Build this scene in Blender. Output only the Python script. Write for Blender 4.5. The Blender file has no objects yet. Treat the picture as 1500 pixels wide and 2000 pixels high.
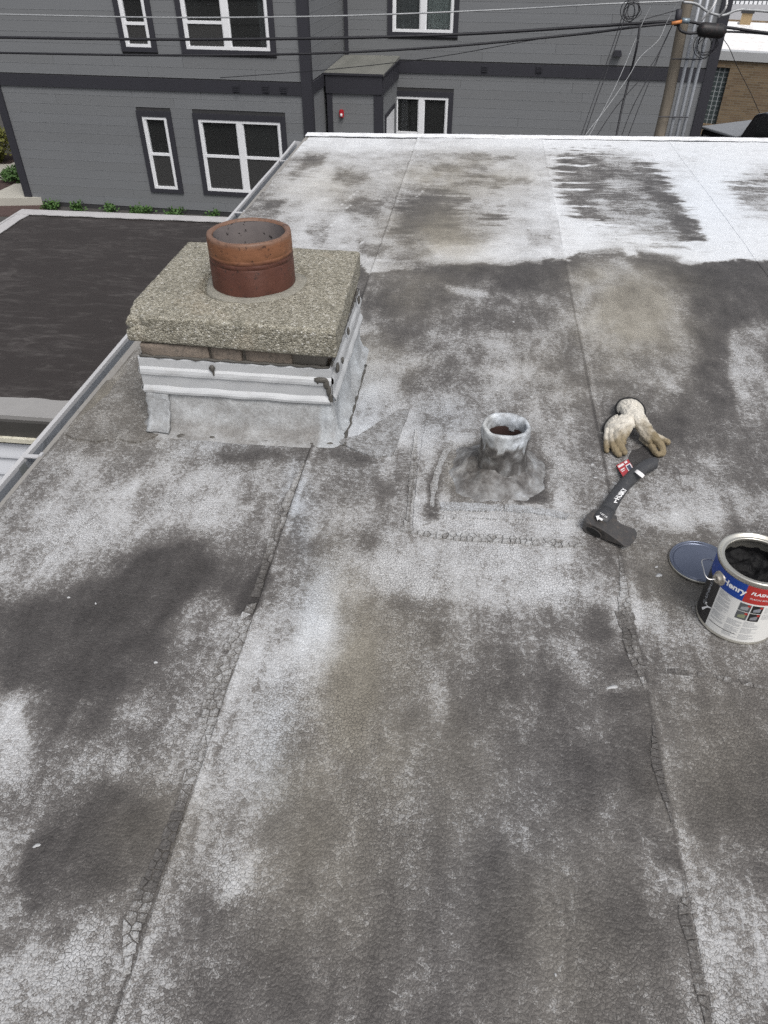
import bpy, bmesh, math, random
import numpy as np
from mathutils import Vector, Matrix, noise as mnoise

random.seed(7)
rng = np.random.default_rng(11)
scene = bpy.context.scene
C = scene.collection
R = math.radians

# ---------------------------------------------------------------- camera, world, sun, exposure
H = 1.15                                   # camera height above the roof (roof surface is z = 0)
F = 1440.0                                 # focal length in pixels of a 1500 x 2000 picture
PITCH = math.atan(1180.0 / 1440.0)
YAW = R(6.74)
cam_d = bpy.data.cameras.new('camera')
cam = bpy.data.objects.new('camera', cam_d)
C.objects.link(cam)
cam.location = (0, 0, H)
cam.rotation_euler = (math.pi / 2 - PITCH, 0, YAW)
cam_d.sensor_fit = 'VERTICAL'
cam_d.sensor_height = 24.0
cam_d.lens = 24.0 * F / 2000.0
cam_d.clip_start = 0.02
cam_d.clip_end = 2000
scene.camera = cam

SUN_EL, SUN_AZ = R(58), R(150)             # azimuth measured from +Y towards +X
world = bpy.data.worlds.new('World')
scene.world = world
world.use_nodes = True
wn = world.node_tree
bg = wn.nodes['Background']
sky = wn.nodes.new('ShaderNodeTexSky')
sky.sky_type = 'NISHITA'
sky.sun_disc = False
sky.sun_elevation = SUN_EL
sky.sun_rotation = SUN_AZ
sky.air_density = 1.0
sky.dust_density = 4.0
sky.ozone_density = 1.0
hsv = wn.nodes.new('ShaderNodeHueSaturation')
hsv.inputs['Saturation'].default_value = 0.30   # a high even cloud layer: nearly neutral sky
wn.links.new(sky.outputs[0], hsv.inputs['Color'])
wn.links.new(hsv.outputs[0], bg.inputs[0])
bg.inputs[1].default_value = 0.14
sun_d = bpy.data.lights.new('sun', 'SUN')
sun_d.energy = 1.5
sun_d.angle = R(24)
sun_d.color = (1.0, 0.97, 0.93)
sun = bpy.data.objects.new('sun', sun_d)
C.objects.link(sun)
sd = Vector((math.sin(SUN_AZ) * math.cos(SUN_EL), math.cos(SUN_AZ) * math.cos(SUN_EL), math.sin(SUN_EL)))
sun.rotation_euler = sd.to_track_quat('Z', 'Y').to_euler()
sun.location = sd * 30
scene.view_settings.view_transform = 'Standard'
scene.view_settings.look = 'None'
scene.view_settings.exposure = 0.2
scene.view_settings.gamma = 1
scene.view_settings.use_curve_mapping = False
scene.render.engine = 'CYCLES'
scene.cycles.use_denoising = False
scene.cycles.max_bounces = 5
scene.cycles.diffuse_bounces = 2
scene.cycles.use_adaptive_sampling = True
scene.cycles.adaptive_threshold = 0.012

# ---------------------------------------------------------------- measuring helpers
_c, _s, _ca, _sa = math.cos(PITCH), math.sin(PITCH), math.cos(YAW), math.sin(YAW)


def ray(px, py):
    a, b = (px - 750) / F, (1000 - py) / F
    x, y, z = a, _c + b * _s, -_s + b * _c
    return Vector((x * _ca - y * _sa, x * _sa + y * _ca, z)), y


def at(px, py, z=0.0):
    r, _ = ray(px, py)
    t = (z - H) / r.z
    return Vector((r.x * t, r.y * t, z))


def far(px, py, d):
    r, y = ray(px, py)
    t = d / y
    return Vector((r.x * t, r.y * t, H + r.z * t))


def project(u, v, z=0.0):
    x = u * _ca + v * _sa
    y = -u * _sa + v * _ca
    w = z - H
    d = np.maximum(y * _c - w * _s, 0.05)
    return 750 + F * x / d, 1000 - F * (y * _s + w * _c) / d


# ---------------------------------------------------------------- numpy noise
def _hash(ix, iy, seed):
    h = (ix * 374761393 + iy * 668265263 + seed * 974634777) & 0xFFFFFFFF
    h = ((h ^ (h >> 13)) * 1274126177) & 0xFFFFFFFF
    return ((h ^ (h >> 16)) & 0xFFFFFF) / float(0xFFFFFF)


def vnoise(x, y, seed=0):
    x = np.asarray(x, float); y = np.asarray(y, float)
    ix, iy = np.floor(x).astype(np.int64), np.floor(y).astype(np.int64)
    fx, fy = x - ix, y - iy
    fx, fy = fx * fx * (3 - 2 * fx), fy * fy * (3 - 2 * fy)
    a, b = _hash(ix, iy, seed), _hash(ix + 1, iy, seed)
    c, d = _hash(ix, iy + 1, seed), _hash(ix + 1, iy + 1, seed)
    return (a + (b - a) * fx) * (1 - fy) + (c + (d - c) * fx) * fy


def fbm(x, y, seed=0, oct=4):
    t, amp, s = 0, 1.0, 0
    for i in range(oct):
        t = t + amp * (vnoise(x * 2 ** i, y * 2 ** i, seed + i * 17) - 0.5)
        s += amp
        amp *= 0.55
    return t / s * 1.6


# ---------------------------------------------------------------- material helpers
class NT:
    def __init__(self, name):
        self.m = bpy.data.materials.new(name)
        self.m.use_nodes = True
        self.t = self.m.node_tree
        self.n = self.t.nodes
        self.b = self.n['Principled BSDF']
        self.tc = self.n.new('ShaderNodeTexCoord')
        self.P = self.tc.outputs['Object']

    def put(self, sock, v):
        if hasattr(v, 'default_value') or isinstance(v, bpy.types.NodeSocket):
            self.t.links.new(v, sock)
        elif v is not None:
            if isinstance(v, (tuple, list)) and len(v) == 3 and sock.type == 'RGBA':
                v = (*v, 1)
            sock.default_value = v

    def math(self, op, a, b=0.5, c=None, clamp=False):
        n = self.n.new('ShaderNodeMath'); n.operation = op; n.use_clamp = clamp
        self.put(n.inputs[0], a); self.put(n.inputs[1], b)
        if c is not None: self.put(n.inputs[2], c)
        return n.outputs[0]

    def scale(self, v, s):
        n = self.n.new('ShaderNodeMapping'); self.put(n.inputs['Vector'], v); n.inputs['Scale'].default_value = s
        return n.outputs[0]

    dim = '3D'

    def noise(self, sc, det=4, rough=0.55, v=None, dist=0.0):
        n = self.n.new('ShaderNodeTexNoise'); n.noise_dimensions = self.dim; self.put(n.inputs['Vector'], v or self.P)
        n.inputs['Scale'].default_value = sc; n.inputs['Detail'].default_value = det
        n.inputs['Roughness'].default_value = rough; n.inputs['Distortion'].default_value = dist
        return n.outputs[0]

    def voro(self, sc, feature='F1', v=None, rnd=1.0):
        n = self.n.new('ShaderNodeTexVoronoi'); n.feature = feature; n.voronoi_dimensions = self.dim; self.put(n.inputs['Vector'], v or self.P)
        n.inputs['Scale'].default_value = sc; n.inputs['Randomness'].default_value = rnd
        return n

    def mix(self, f, a, b, mode='MIX'):
        n = self.n.new('ShaderNodeMix'); n.data_type = 'RGBA'; n.blend_type = mode; n.clamp_factor = True
        self.put(n.inputs[0], f); self.put(n.inputs[6], a); self.put(n.inputs[7], b)
        return n.outputs[2]

    def ramp(self, f, stops, interp='LINEAR'):
        n = self.n.new('ShaderNodeValToRGB'); n.color_ramp.interpolation = interp
        e = n.color_ramp.elements
        while len(e) < len(stops): e.new(0.5)
        for k, (p, col) in enumerate(stops):
            e[k].position = p
            e[k].color = (*col, 1) if isinstance(col, tuple) else (col, col, col, 1)
        self.put(n.inputs[0], f)
        return n.outputs[0]

    def smooth(self, x, lo, hi):
        n = self.n.new('ShaderNodeMapRange'); n.interpolation_type = 'SMOOTHSTEP'
        self.put(n.inputs[0], x); n.inputs[1].default_value = lo; n.inputs[2].default_value = hi
        return n.outputs[0]

    def bump(self, h, strength=0.4, dist=0.01):
        n = self.n.new('ShaderNodeBump'); n.inputs['Strength'].default_value = strength
        n.inputs['Distance'].default_value = dist
        self.put(n.inputs['Height'], h); self.put(self.b.inputs['Normal'], n.outputs[0])

    def fin(self, col=None, rough=None, metal=None, spec=None):
        if col is not None: self.put(self.b.inputs['Base Color'], col)
        if rough is not None: self.put(self.b.inputs['Roughness'], rough)
        if metal is not None: self.put(self.b.inputs['Metallic'], metal)
        if spec is not None: self.put(self.b.inputs['Specular IOR Level'], spec)
        return self.m


def plain(name, col, rough=0.6, metal=0.0, var=0.15, sc=8.0, bump=0.0, bsc=60, spec=0.4, grime=None):
    q = NT(name)
    a = tuple(x * (1 - var) for x in col); b = tuple(min(1, x * (1 + var)) for x in col)
    c = q.mix(q.noise(sc, 5, 0.65), a, b)
    if grime:
        c = q.mix(q.smooth(q.noise(sc * 2.3, 6, 0.7), 0.48, 0.75), c, grime)
    if bump: q.bump(q.noise(bsc, 4, 0.6), bump, 0.004)
    return q.fin(c, rough, metal, spec)


# ---------------------------------------------------------------- object helpers
def link(name, me, mat=None, parent=None):
    o = bpy.data.objects.new(name, me)
    C.objects.link(o)
    if mat is not None and me is not None:
        me.materials.append(mat)
    if parent is not None:
        o.parent = parent
    return o


def obj(name, bm, mat=None, parent=None, smooth=False):
    me = bpy.data.meshes.new(name)
    bm.to_mesh(me); bm.free()
    if smooth:
        me.polygons.foreach_set('use_smooth', [True] * len(me.polygons))
    return link(name, me, mat, parent)


def pyobj(name, vs, fs, mat=None, parent=None, smooth=False):
    me = bpy.data.meshes.new(name)
    me.from_pydata([tuple(v) for v in vs], [], fs)
    me.update()
    if smooth:
        me.polygons.foreach_set('use_smooth', [True] * len(me.polygons))
    return link(name, me, mat, parent)


def tag(o, label=None, cat=None, group=None, kind=None):
    if label: o['label'] = label
    if cat: o['category'] = cat
    if group: o['group'] = group
    if kind: o['kind'] = kind
    return o


def empty(name, loc=(0, 0, 0), rz=0.0):
    o = bpy.data.objects.new(name, None)
    o.empty_display_size = 0.1
    C.objects.link(o)
    o.location = loc
    o.rotation_euler = (0, 0, rz)
    return o


def box(bm, x0, x1, y0, y1, z0, z1):
    v = [bm.verts.new(p) for p in ((x0, y0, z0), (x1, y0, z0), (x1, y1, z0), (x0, y1, z0),
                                   (x0, y0, z1), (x1, y0, z1), (x1, y1, z1), (x0, y1, z1))]
    for f in ((3, 2, 1, 0), (4, 5, 6, 7), (0, 1, 5, 4), (1, 2, 6, 5), (2, 3, 7, 6), (3, 0, 4, 7)):
        bm.faces.new([v[i] for i in f])
    return v


def boxobj(name, d, mat, parent=None, bevel=0.0):
    bm = bmesh.new(); box(bm, *d)
    if bevel:
        bmesh.ops.bevel(bm, geom=bm.edges[:], offset=bevel, segments=2, affect='EDGES')
    return obj(name, bm, mat, parent)


def prism(bm, pts, z0, z1):
    n = len(pts)
    a = [bm.verts.new((p[0], p[1], z0)) for p in pts]
    b = [bm.verts.new((p[0], p[1], z1)) for p in pts]
    bm.faces.new(a[::-1]); bm.faces.new(b)
    for i in range(n):
        j = (i + 1) % n
        bm.faces.new((a[i], a[j], b[j], b[i]))


def tube(bm, pts, rad, seg=8, caps=True):
    pts = [Vector(p) for p in pts]
    n = len(pts)
    rr = [float(x) for x in rad] if isinstance(rad, (list, tuple)) else [rad] * n
    rings = []
    up = Vector((0, 0, 1))
    for i, p in enumerate(pts):
        t = (pts[min(i + 1, n - 1)] - pts[max(i - 1, 0)]).normalized()
        if abs(t.dot(up)) > 0.95:
            x = t.cross(Vector((0, 1, 0))).normalized()
        else:
            x = t.cross(up).normalized()
        y = x.cross(t).normalized()
        rings.append([bm.verts.new(p + rr[i] * (x * math.cos(k * 2 * math.pi / seg) + y * math.sin(k * 2 * math.pi / seg)))
                      for k in range(seg)])
    for i in range(n - 1):
        for k in range(seg):
            l = (k + 1) % seg
            bm.faces.new((rings[i][k], rings[i][l], rings[i + 1][l], rings[i + 1][k]))
    if caps:
        bm.faces.new(rings[0][::-1]); bm.faces.new(rings[-1])


def catmull(pts, k=8):
    pts = [Vector(p) for p in pts]
    if len(pts) < 3: return pts
    q = [pts[0] * 2 - pts[1]] + pts + [pts[-1] * 2 - pts[-2]]
    out = []
    for i in range(1, len(q) - 2):
        a, b, c, d = q[i - 1], q[i], q[i + 1], q[i + 2]
        for j in range(k):
            t = j / k
            out.append(0.5 * ((2 * b) + (c - a) * t + (2 * a - 5 * b + 4 * c - d) * t * t + (3 * b - a - 3 * c + d) * t ** 3))
    out.append(pts[-1])
    return out


def lathe(bm, prof, seg=64, cx=0, cy=0, jit=None):
    rings = []
    for i, (r, z) in enumerate(prof):
        ring = []
        for k in range(seg):
            a = 2 * math.pi * k / seg
            rr, zz = (r, z) if jit is None else jit(r, z, a, i)
            ring.append(bm.verts.new((cx + rr * math.cos(a), cy + rr * math.sin(a), zz)))
        rings.append(ring)
    for i in range(len(rings) - 1):
        for k in range(seg):
            l = (k + 1) % seg
            bm.faces.new((rings[i][k], rings[i][l], rings[i + 1][l], rings[i + 1][k]))
    return rings


def text_mesh(s, size=1.0, extrude=0.0, shear=0.0, bold=0.0):
    cu = bpy.data.curves.new('lettering', 'FONT')
    cu.body = s; cu.size = size; cu.extrude = extrude; cu.shear = shear; cu.offset = bold
    cu.align_x = 'CENTER'; cu.align_y = 'CENTER'; cu.resolution_u = 3
    o = bpy.data.objects.new('lettering', cu)
    C.objects.link(o)
    dg = bpy.context.evaluated_depsgraph_get()
    me = bpy.data.meshes.new_from_object(o.evaluated_get(dg))
    bpy.data.objects.remove(o)
    me.name = 'lettering'
    return me

# ================================================================ THE ROOF
# ---- worn coating, read off the photograph as stains that lie on the sheets (tone 0 = bare dark bitumen, 1 = white coat)
GX = np.arange(0, 1501, 100.0)
UP = [(255, [.86] * 16),
      (284, [.6, .6, .6, .6, .6, .6, .80, .80, .78, .80, .84, .86, .88, .90, .93, .93]),
      (305, [.5, .5, .5, .5, .5, .5, .62, .66, .58, .56, .66, .68, .68, .80, .88, .86]),
      (350, [.5, .5, .5, .5, .5, .48, .74, .58, .58, .52, .64, .72, .70, .74, .90, .62]),
      (400, [.5, .5, .5, .5, .5, .46, .68, .54, .46, .58, .66, .78, .76, .72, .92, .74]),
      (450, [.5, .5, .5, .5, .5, .46, .66, .58, .42, .46, .62, .80, .80, .80, .90, .90]),
      (500, [.5, .5, .5, .5, .5, .5, .60, .66, .50, .66, .74, .80, .78, .80, .88, .90]),
      (560, [.5, .5, .5, .5, .5, .5, .58, .62, .54, .66, .72, .78, .78, .82, .88, .90])]
DN = [(500, [.4, .4, .4, .4, .4, .4, .4, .28, .34, .32, .20, .30, .50, .24, .20, .25]),
      (550, [.4, .4, .4, .4, .4, .4, .4, .28, .32, .34, .28, .34, .50, .40, .22, .24]),
      (600, [.4, .4, .4, .4, .4, .4, .4, .32, .36, .42, .44, .44, .52, .52, .26, .20]),
      (650, [.4, .4, .4, .4, .4, .4, .4, .36, .34, .42, .32, .48, .54, .46, .32, .46]),
      (700, [.4, .4, .4, .4, .4, .4, .5, .54, .50, .48, .50, .44, .50, .34, .46, .44]),
      (750, [.4, .3, .36, .5, .5, .5, .6, .62, .42, .38, .50, .46, .40, .34, .34, .52]),
      (800, [.4, .34, .36, .5, .5, .5, .6, .66, .58, .52, .50, .46, .36, .34, .38, .50]),
      (850, [.4, .42, .48, .5, .5, .5, .6, .66, .60, .52, .42, .50, .34, .30, .38, .45]),
      (900, [.45, .50, .56, .50, .45, .46, .50, .52, .50, .46, .40, .46, .42, .40, .48, .36]),
      (950, [.45, .56, .58, .58, .58, .52, .50, .42, .48, .48, .50, .48, .48, .54, .54, .46]),
      (1000, [.50, .60, .56, .60, .60, .46, .50, .42, .54, .62, .64, .60, .50, .58, .54, .48]),
      (1050, [.56, .60, .56, .42, .38, .46, .46, .42, .56, .66, .62, .58, .42, .40, .40, .36]),
      (1100, [.58, .52, .46, .30, .26, .36, .50, .56, .66, .62, .66, .56, .38, .40, .36, .30]),
      (1150, [.44, .36, .30, .30, .28, .34, .60, .60, .64, .56, .60, .60, .46, .42, .36, .34]),
      (1200, [.26, .25, .25, .30, .40, .55, .54, .44, .36, .44, .36, .34, .58, .50, .40, .40]),
      (1250, [.30, .25, .28, .26, .45, .56, .64, .40, .36, .40, .35, .28, .40, .50, .50, .46]),
      (1300, [.34, .22, .20, .32, .50, .58, .58, .40, .40, .36, .32, .32, .32, .44, .40, .45]),
      (1400, [.58, .36, .28, .50, .52, .55, .48, .40, .40, .37, .40, .32, .28, .36, .35, .30]),
      (1500, [.58, .46, .50, .46, .50, .55, .44, .40, .38, .34, .40, .32, .30, .38, .32, .30]),
      (1600, [.48, .30, .34, .30, .46, .48, .36, .36, .35, .32, .32, .28, .34, .36, .30, .30]),
      (1700, [.50, .28, .32, .32, .46, .50, .36, .38, .35, .32, .28, .26, .30, .44, .42, .32]),
      (1800, [.50, .42, .52, .46, .40, .36, .35, .36, .32, .30, .26, .30, .28, .32, .46, .50]),
      (1900, [.54, .54, .54, .48, .40, .35, .35, .32, .30, .27, .26, .30, .34, .36, .50, .46]),
      (2000, [.54, .54, .50, .46, .40, .36, .33, .30, .30, .27, .28, .32, .36, .36, .48, .44])]


def grid_lookup(tab, px, py):
    ys = np.array([r[0] for r in tab], float)
    T = np.array([r[1] for r in tab], float)
    fx = np.clip(px / 100.0, 0, 14.999)
    i = np.floor(fx).astype(int); fx = fx - i; fx = fx * fx * (3 - 2 * fx)
    j = np.clip(np.searchsorted(ys, py) - 1, 0, len(ys) - 2)
    fy = np.clip((py - ys[j]) / (ys[j + 1] - ys[j]), 0, 1); fy = fy * fy * (3 - 2 * fy)
    return (T[j, i] * (1 - fx) + T[j, i + 1] * fx) * (1 - fy) + (T[j + 1, i] * (1 - fx) + T[j + 1, i + 1] * fx) * fy


def poly_sd(px, py, poly):
    """signed distance in photo pixels, negative inside"""
    d = np.full(px.shape, 1e9); ins = np.zeros(px.shape, bool)
    n = len(poly)
    for i in range(n):
        (x0, y0), (x1, y1) = poly[i], poly[(i + 1) % n]
        ex, ey = x1 - x0, y1 - y0
        t = np.clip(((px - x0) * ex + (py - y0) * ey) / (ex * ex + ey * ey + 1e-9), 0, 1)
        d = np.minimum(d, np.hypot(px - x0 - t * ex, py - y0 - t * ey))
        c = ((y0 > py) != (y1 > py)) & (px < (x1 - x0) * (py - y0) / (y1 - y0 + 1e-12) + x0)
        ins ^= c
    return np.where(ins, -d, d)


PATCH = [  # outline in the photograph, tone, softness
    ([(1084, 296), (1190, 297), (1276, 318), (1300, 355), (1378, 470), (1310, 474), (1196, 448), (1108, 408), (1080, 345)], .47, 4),
    ([(1090, 298), (1180, 298), (1190, 340), (1165, 400), (1190, 440), (1150, 436), (1105, 395), (1084, 345)], .30, 5),
    ([(1235, 318), (1274, 320), (1312, 378), (1345, 420), (1374, 466), (1338, 466), (1292, 410), (1262, 372)], .26, 5),
    ([(1180, 322), (1270, 330), (1262, 352), (1190, 350)], .34, 5), ([(1188, 382), (1248, 378), (1244, 398), (1192, 400)], .34, 5),
    ([(1240, 486), (1330, 500), (1320, 514), (1250, 508)], .28, 5), ([(1130, 490), (1215, 484), (1220, 500), (1140, 504)], .38, 6),
    ([(1410, 352), (1500, 350), (1500, 368), (1440, 372)], .28, 5), ([(1440, 375), (1500, 372), (1500, 420), (1450, 400)], .45, 8),
    ([(430, 884), (520, 872), (600, 862), (662, 862), (668, 892), (600, 905), (520, 900), (440, 902)], .26, 10), ([(640, 870), (700, 880), (740, 896), (690, 905), (640, 892)], .34, 8),
    ([(790, 385), (850, 366), (905, 395), (885, 440), (830, 450), (792, 470), (770, 452)], .24, 10),
    ([(940, 425), (980, 418), (975, 432), (945, 434)], .25, 6), ([(880, 350), (980, 352), (970, 362), (890, 362)], .30, 6),
    ([(570, 320), (600, 300), (610, 330), (570, 345)], .34, 10),
    ([(820, 515), (1010, 512), (1110, 508), (1108, 560), (1040, 575), (960, 545), (860, 540)], .20, 14),
    ([(1225, 505), (1320, 515), (1500, 512), (1500, 600), (1430, 650), (1380, 640), (1330, 560), (1260, 530)], .22, 14),
    ([(1330, 620), (1400, 620), (1440, 700), (1430, 790), (1380, 780), (1340, 690)], .24, 14),
    ([(1120, 540), (1230, 520), (1330, 600), (1370, 700), (1320, 760), (1210, 740), (1150, 680)], .54, 18),
    ([(1430, 640), (1500, 640), (1500, 720), (1450, 790), (1425, 740)], .56, 10),
    ([(675, 605), (740, 600), (740, 650), (690, 660)], .52, 8),
    ([(850, 552), (950, 570), (960, 582), (880, 574)], .62, 5),
    ([(285, 1075), (400, 1048), (402, 1110), (390, 1150), (350, 1195), (290, 1250), (205, 1290), (140, 1240), (150, 1180), (240, 1120)], .20, 8),
    ([(0, 1180), (140, 1150), (260, 1260), (220, 1320), (120, 1340), (0, 1350)], .22, 22),
    ([(455, 1195), (480, 1130), (520, 1080), (530, 1125), (505, 1190)], .12, 7),
    ([(40, 1645), (118, 1612), (188, 1520), (292, 1580), (312, 1680), (240, 1742), (140, 1722), (62, 1782), (34, 1720)], .22, 12),
    ([(225, 1600), (300, 1570), (318, 1660), (260, 1700)], .16, 12),
    ([(1180, 1340), (1250, 1352), (1282, 1480), (1290, 1560), (1240, 1562), (1175, 1450)], .18, 16),
    ([(1270, 1625), (1330, 1640), (1345, 1705), (1290, 1690)], .14, 10),
    ([(1120, 1200), (1180, 1180), (1190, 1230), (1160, 1290), (1110, 1260)], .26, 12),
    ([(1235, 1070), (1320, 1050), (1390, 1150), (1310, 1165), (1240, 1170)], .36, 10),
    ([(790, 1070), (900, 1060), (1030, 1075), (1110, 1090), (1060, 1120), (880, 1120)], .70, 14),
    ([(1290, 945), (1400, 930), (1420, 1000), (1350, 1040), (1260, 1010)], .60, 14),
    ([(590, 1200), (650, 1190), (620, 1330), (540, 1420), (530, 1330)], .66, 24),
    ([(0, 1380), (40, 1370), (60, 1440), (20, 1500), (0, 1500)], .66, 14),
    ([(470, 1690), (485, 1690), (480, 1750), (440, 1790), (440, 1740)], .64, 10),
    ([(150, 1790), (230, 1800), (190, 1880), (110, 1900)], .60, 14),
    ([(1340, 1790), (1400, 1780), (1500, 1850), (1500, 1990), (1410, 1990)], .56, 18),
    ([(1150, 1335), (1225, 1330), (1245, 1352), (1160, 1352)], .50, 12),
    ([(1060, 1215), (1170, 1260), (1210, 1320), (1130, 1330), (1080, 1290)], .44, 16),
    ([(560, 1150), (640, 1120), (660, 1170), (560, 1260)], .62, 18),
    ([(1010, 900), (1060, 905), (1062, 985), (1000, 985), (1000, 940)], .24, 10), ([(900, 885), (950, 870), (985, 930), (975, 960), (900, 945)], .24, 10), ([(880, 945), (960, 950), (970, 985), (890, 988)], .36, 10), ([(838, 940), (862, 900), (872, 905), (858, 980), (840, 990)], .28, 8),
    ([(995, 960), (1050, 968), (1070, 985), (1000, 986)], .22, 8), ([(830, 985), (862, 975), (862, 1012), (835, 1015)], .28, 8), ([(1150, 1040), (1240, 1048), (1222, 1100), (1150, 1075)], .34, 10),
]
LIGHT = [  # silvery smears and skims between the chimney and the vent, and scraped places in the far coat
    ([(690, 720), (770, 740), (815, 800), (800, 850), (765, 890), (690, 880), (672, 850)], .66, 8), ([(815, 828), (872, 836), (858, 920), (848, 1000), (806, 1032)], .64, 5),
    ([(806, 1002), (860, 1006), (1120, 1018), (1125, 1045), (1000, 1048), (810, 1040)], .68, 5), ([(870, 850), (935, 850), (930, 870), (880, 885)], .62, 5), ([(1060, 880), (1108, 885), (1116, 1000), (1085, 990)], .52, 6),
    ([(690, 680), (760, 700), (840, 690), (800, 730), (700, 722)], .60, 8), ([(860, 660), (1000, 640), (1110, 660), (1060, 760), (940, 740)], .52, 16), ([(760, 760), (900, 770), (930, 800), (820, 815)], .56, 10),
    ([(600, 300), (640, 300), (630, 322), (588, 330)], .36, 6), ([(660, 330), (720, 335), (700, 360), (650, 352)], .40, 6), ([(690, 385), (750, 390), (735, 420), (680, 412)], .36, 6), ([(520, 390), (560, 388), (540, 410), (510, 408)], .34, 5),
    ([(700, 470), (760, 480), (740, 505), (700, 500)], .36, 6), ([(840, 318), (960, 322), (950, 334), (850, 334)], .40, 5), ([(890, 300), (1010, 306), (1000, 314), (900, 312)], .42, 5), ([(960, 345), (1040, 350), (1030, 360), (970, 358)], .42, 5),
    ([(1030, 455), (1080, 452), (1075, 480), (1035, 478)], .50, 6), ([(600, 440), (650, 430), (640, 470), (605, 480)], .44, 6), ([(1040, 300), (1062, 300), (1098, 500), (1080, 500)], .70, 4), ([(835, 480), (1000, 470), (1060, 500), (960, 512), (860, 512)], .74, 5),
]
TAN = [(925, 920, 45, 45, .8), (760, 1280, 140, 130, .5), (860, 1480, 120, 200, .35), (690, 1330, 90, 240, .8), (640, 1650, 130, 240, .7), (740, 1500, 110, 260, .45), (850, 460, 110, 60, .8), (1235, 620, 120, 120, .95), (1180, 535, 70, 40, .7),
       (900, 345, 150, 45, .6), (800, 560, 90, 60, .5), (300, 1640, 120, 120, .45), (1150, 1850, 200, 200, .3), (200, 770, 130, 100, .7),
       (1330, 1120, 100, 80, .4), (640, 360, 110, 50, .4), (720, 700, 90, 60, .4), (1100, 720, 120, 90, .3), (1400, 1500, 150, 200, .35)]
BLUE = [(700, 800, 70, 110, .6), (590, 1000, 30, 120, .8), (610, 1180, 50, 120, .6), (470, 840, 160, 60, .6), (1350, 400, 200, 120, .5), (880, 820, 90, 60, .5),
        (540, 1480, 60, 150, .5), (1000, 1650, 250, 250, .3)]
EDGE_LINE = [(560, 498), (690, 500), (722, 536), (790, 528), (850, 520), (940, 514), (1058, 516), (1060, 506), (1112, 506), (1130, 494), (1200, 496), (1260, 504), (1330, 514), (1420, 506), (1510, 511)]
_ex = np.array([p[0] for p in EDGE_LINE], float); _ey = np.array([p[1] for p in EDGE_LINE], float)
CHIP_LINES = [  # cracked bitumen bleed-out along the laps: centre line in the photograph and half width in metres
    ([(592, 910), (572, 962), (548, 1030), (528, 1085), (500, 1170), (470, 1230), (440, 1325), (420, 1385), (392, 1465), (366, 1530), (345, 1600), (322, 1665), (285, 1745), (258, 1810), (240, 1880)],
     [.004, .010, .016, .011, .010, .016, .022, .018, .014, .0115, .0105, .012, .016, .018, .006], .0150),
    ([(1196, 1095), (1212, 1150), (1222, 1200), (1228, 1255), (1240, 1300), (1252, 1340)], [.005, .010, .018, .016, .011, .004], .0150),
    ([(1266, 1430), (1272, 1480), (1290, 1530), (1302, 1590)], [.004, .010, .008, .003], .0135),
    ([(1336, 1745), (1346, 1790), (1362, 1850), (1376, 1930), (1388, 1985)], [.004, .011, .007, .008, .006], .0130),
    ([(812, 845), (808, 900), (803, 950), (798, 1000), (794, 1030)], [.003, .010, .008, .005, .009], .016),
    ([(796, 1036), (840, 1044), (900, 1048), (960, 1052), (1020, 1056), (1080, 1062), (1130, 1066)], [.006, .010, .015, .015, .012, .013, .005], .0145),
    ([(1262, 1304), (1320, 1310), (1380, 1318), (1440, 1330), (1495, 1342)], [.004, .009, .007, .009, .004], .015),
]


def chip_lines():
    out = []
    for (pts, w, cell), lap in zip(CHIP_LINES, (-.3995, .3965, .3965, .3965, None, None, None)):
        P = []
        for p, hw in zip(pts, w):
            g = at(*p).to_2d()
            if lap is not None: g.x = lap - hw
            P.append(g)
        out.append((P, w, cell))
    return out


CHIPS = chip_lines()


def seg_dist(u, v, P, w=None):
    best = np.full(u.shape, 1e9); bw = np.zeros(u.shape)
    for i in range(len(P) - 1):
        a, b = P[i], P[i + 1]
        ex, ey = b.x - a.x, b.y - a.y
        t = np.clip(((u - a.x) * ex + (v - a.y) * ey) / (ex * ex + ey * ey + 1e-12), 0, 1)
        d = np.hypot(u - a.x - t * ex, v - a.y - t * ey)
        ww = (w[i] * (1 - t) + w[i + 1] * t) if w else t
        k = d < best
        best = np.where(k, d, best); bw = np.where(k, ww, bw)
    return best, bw


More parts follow.
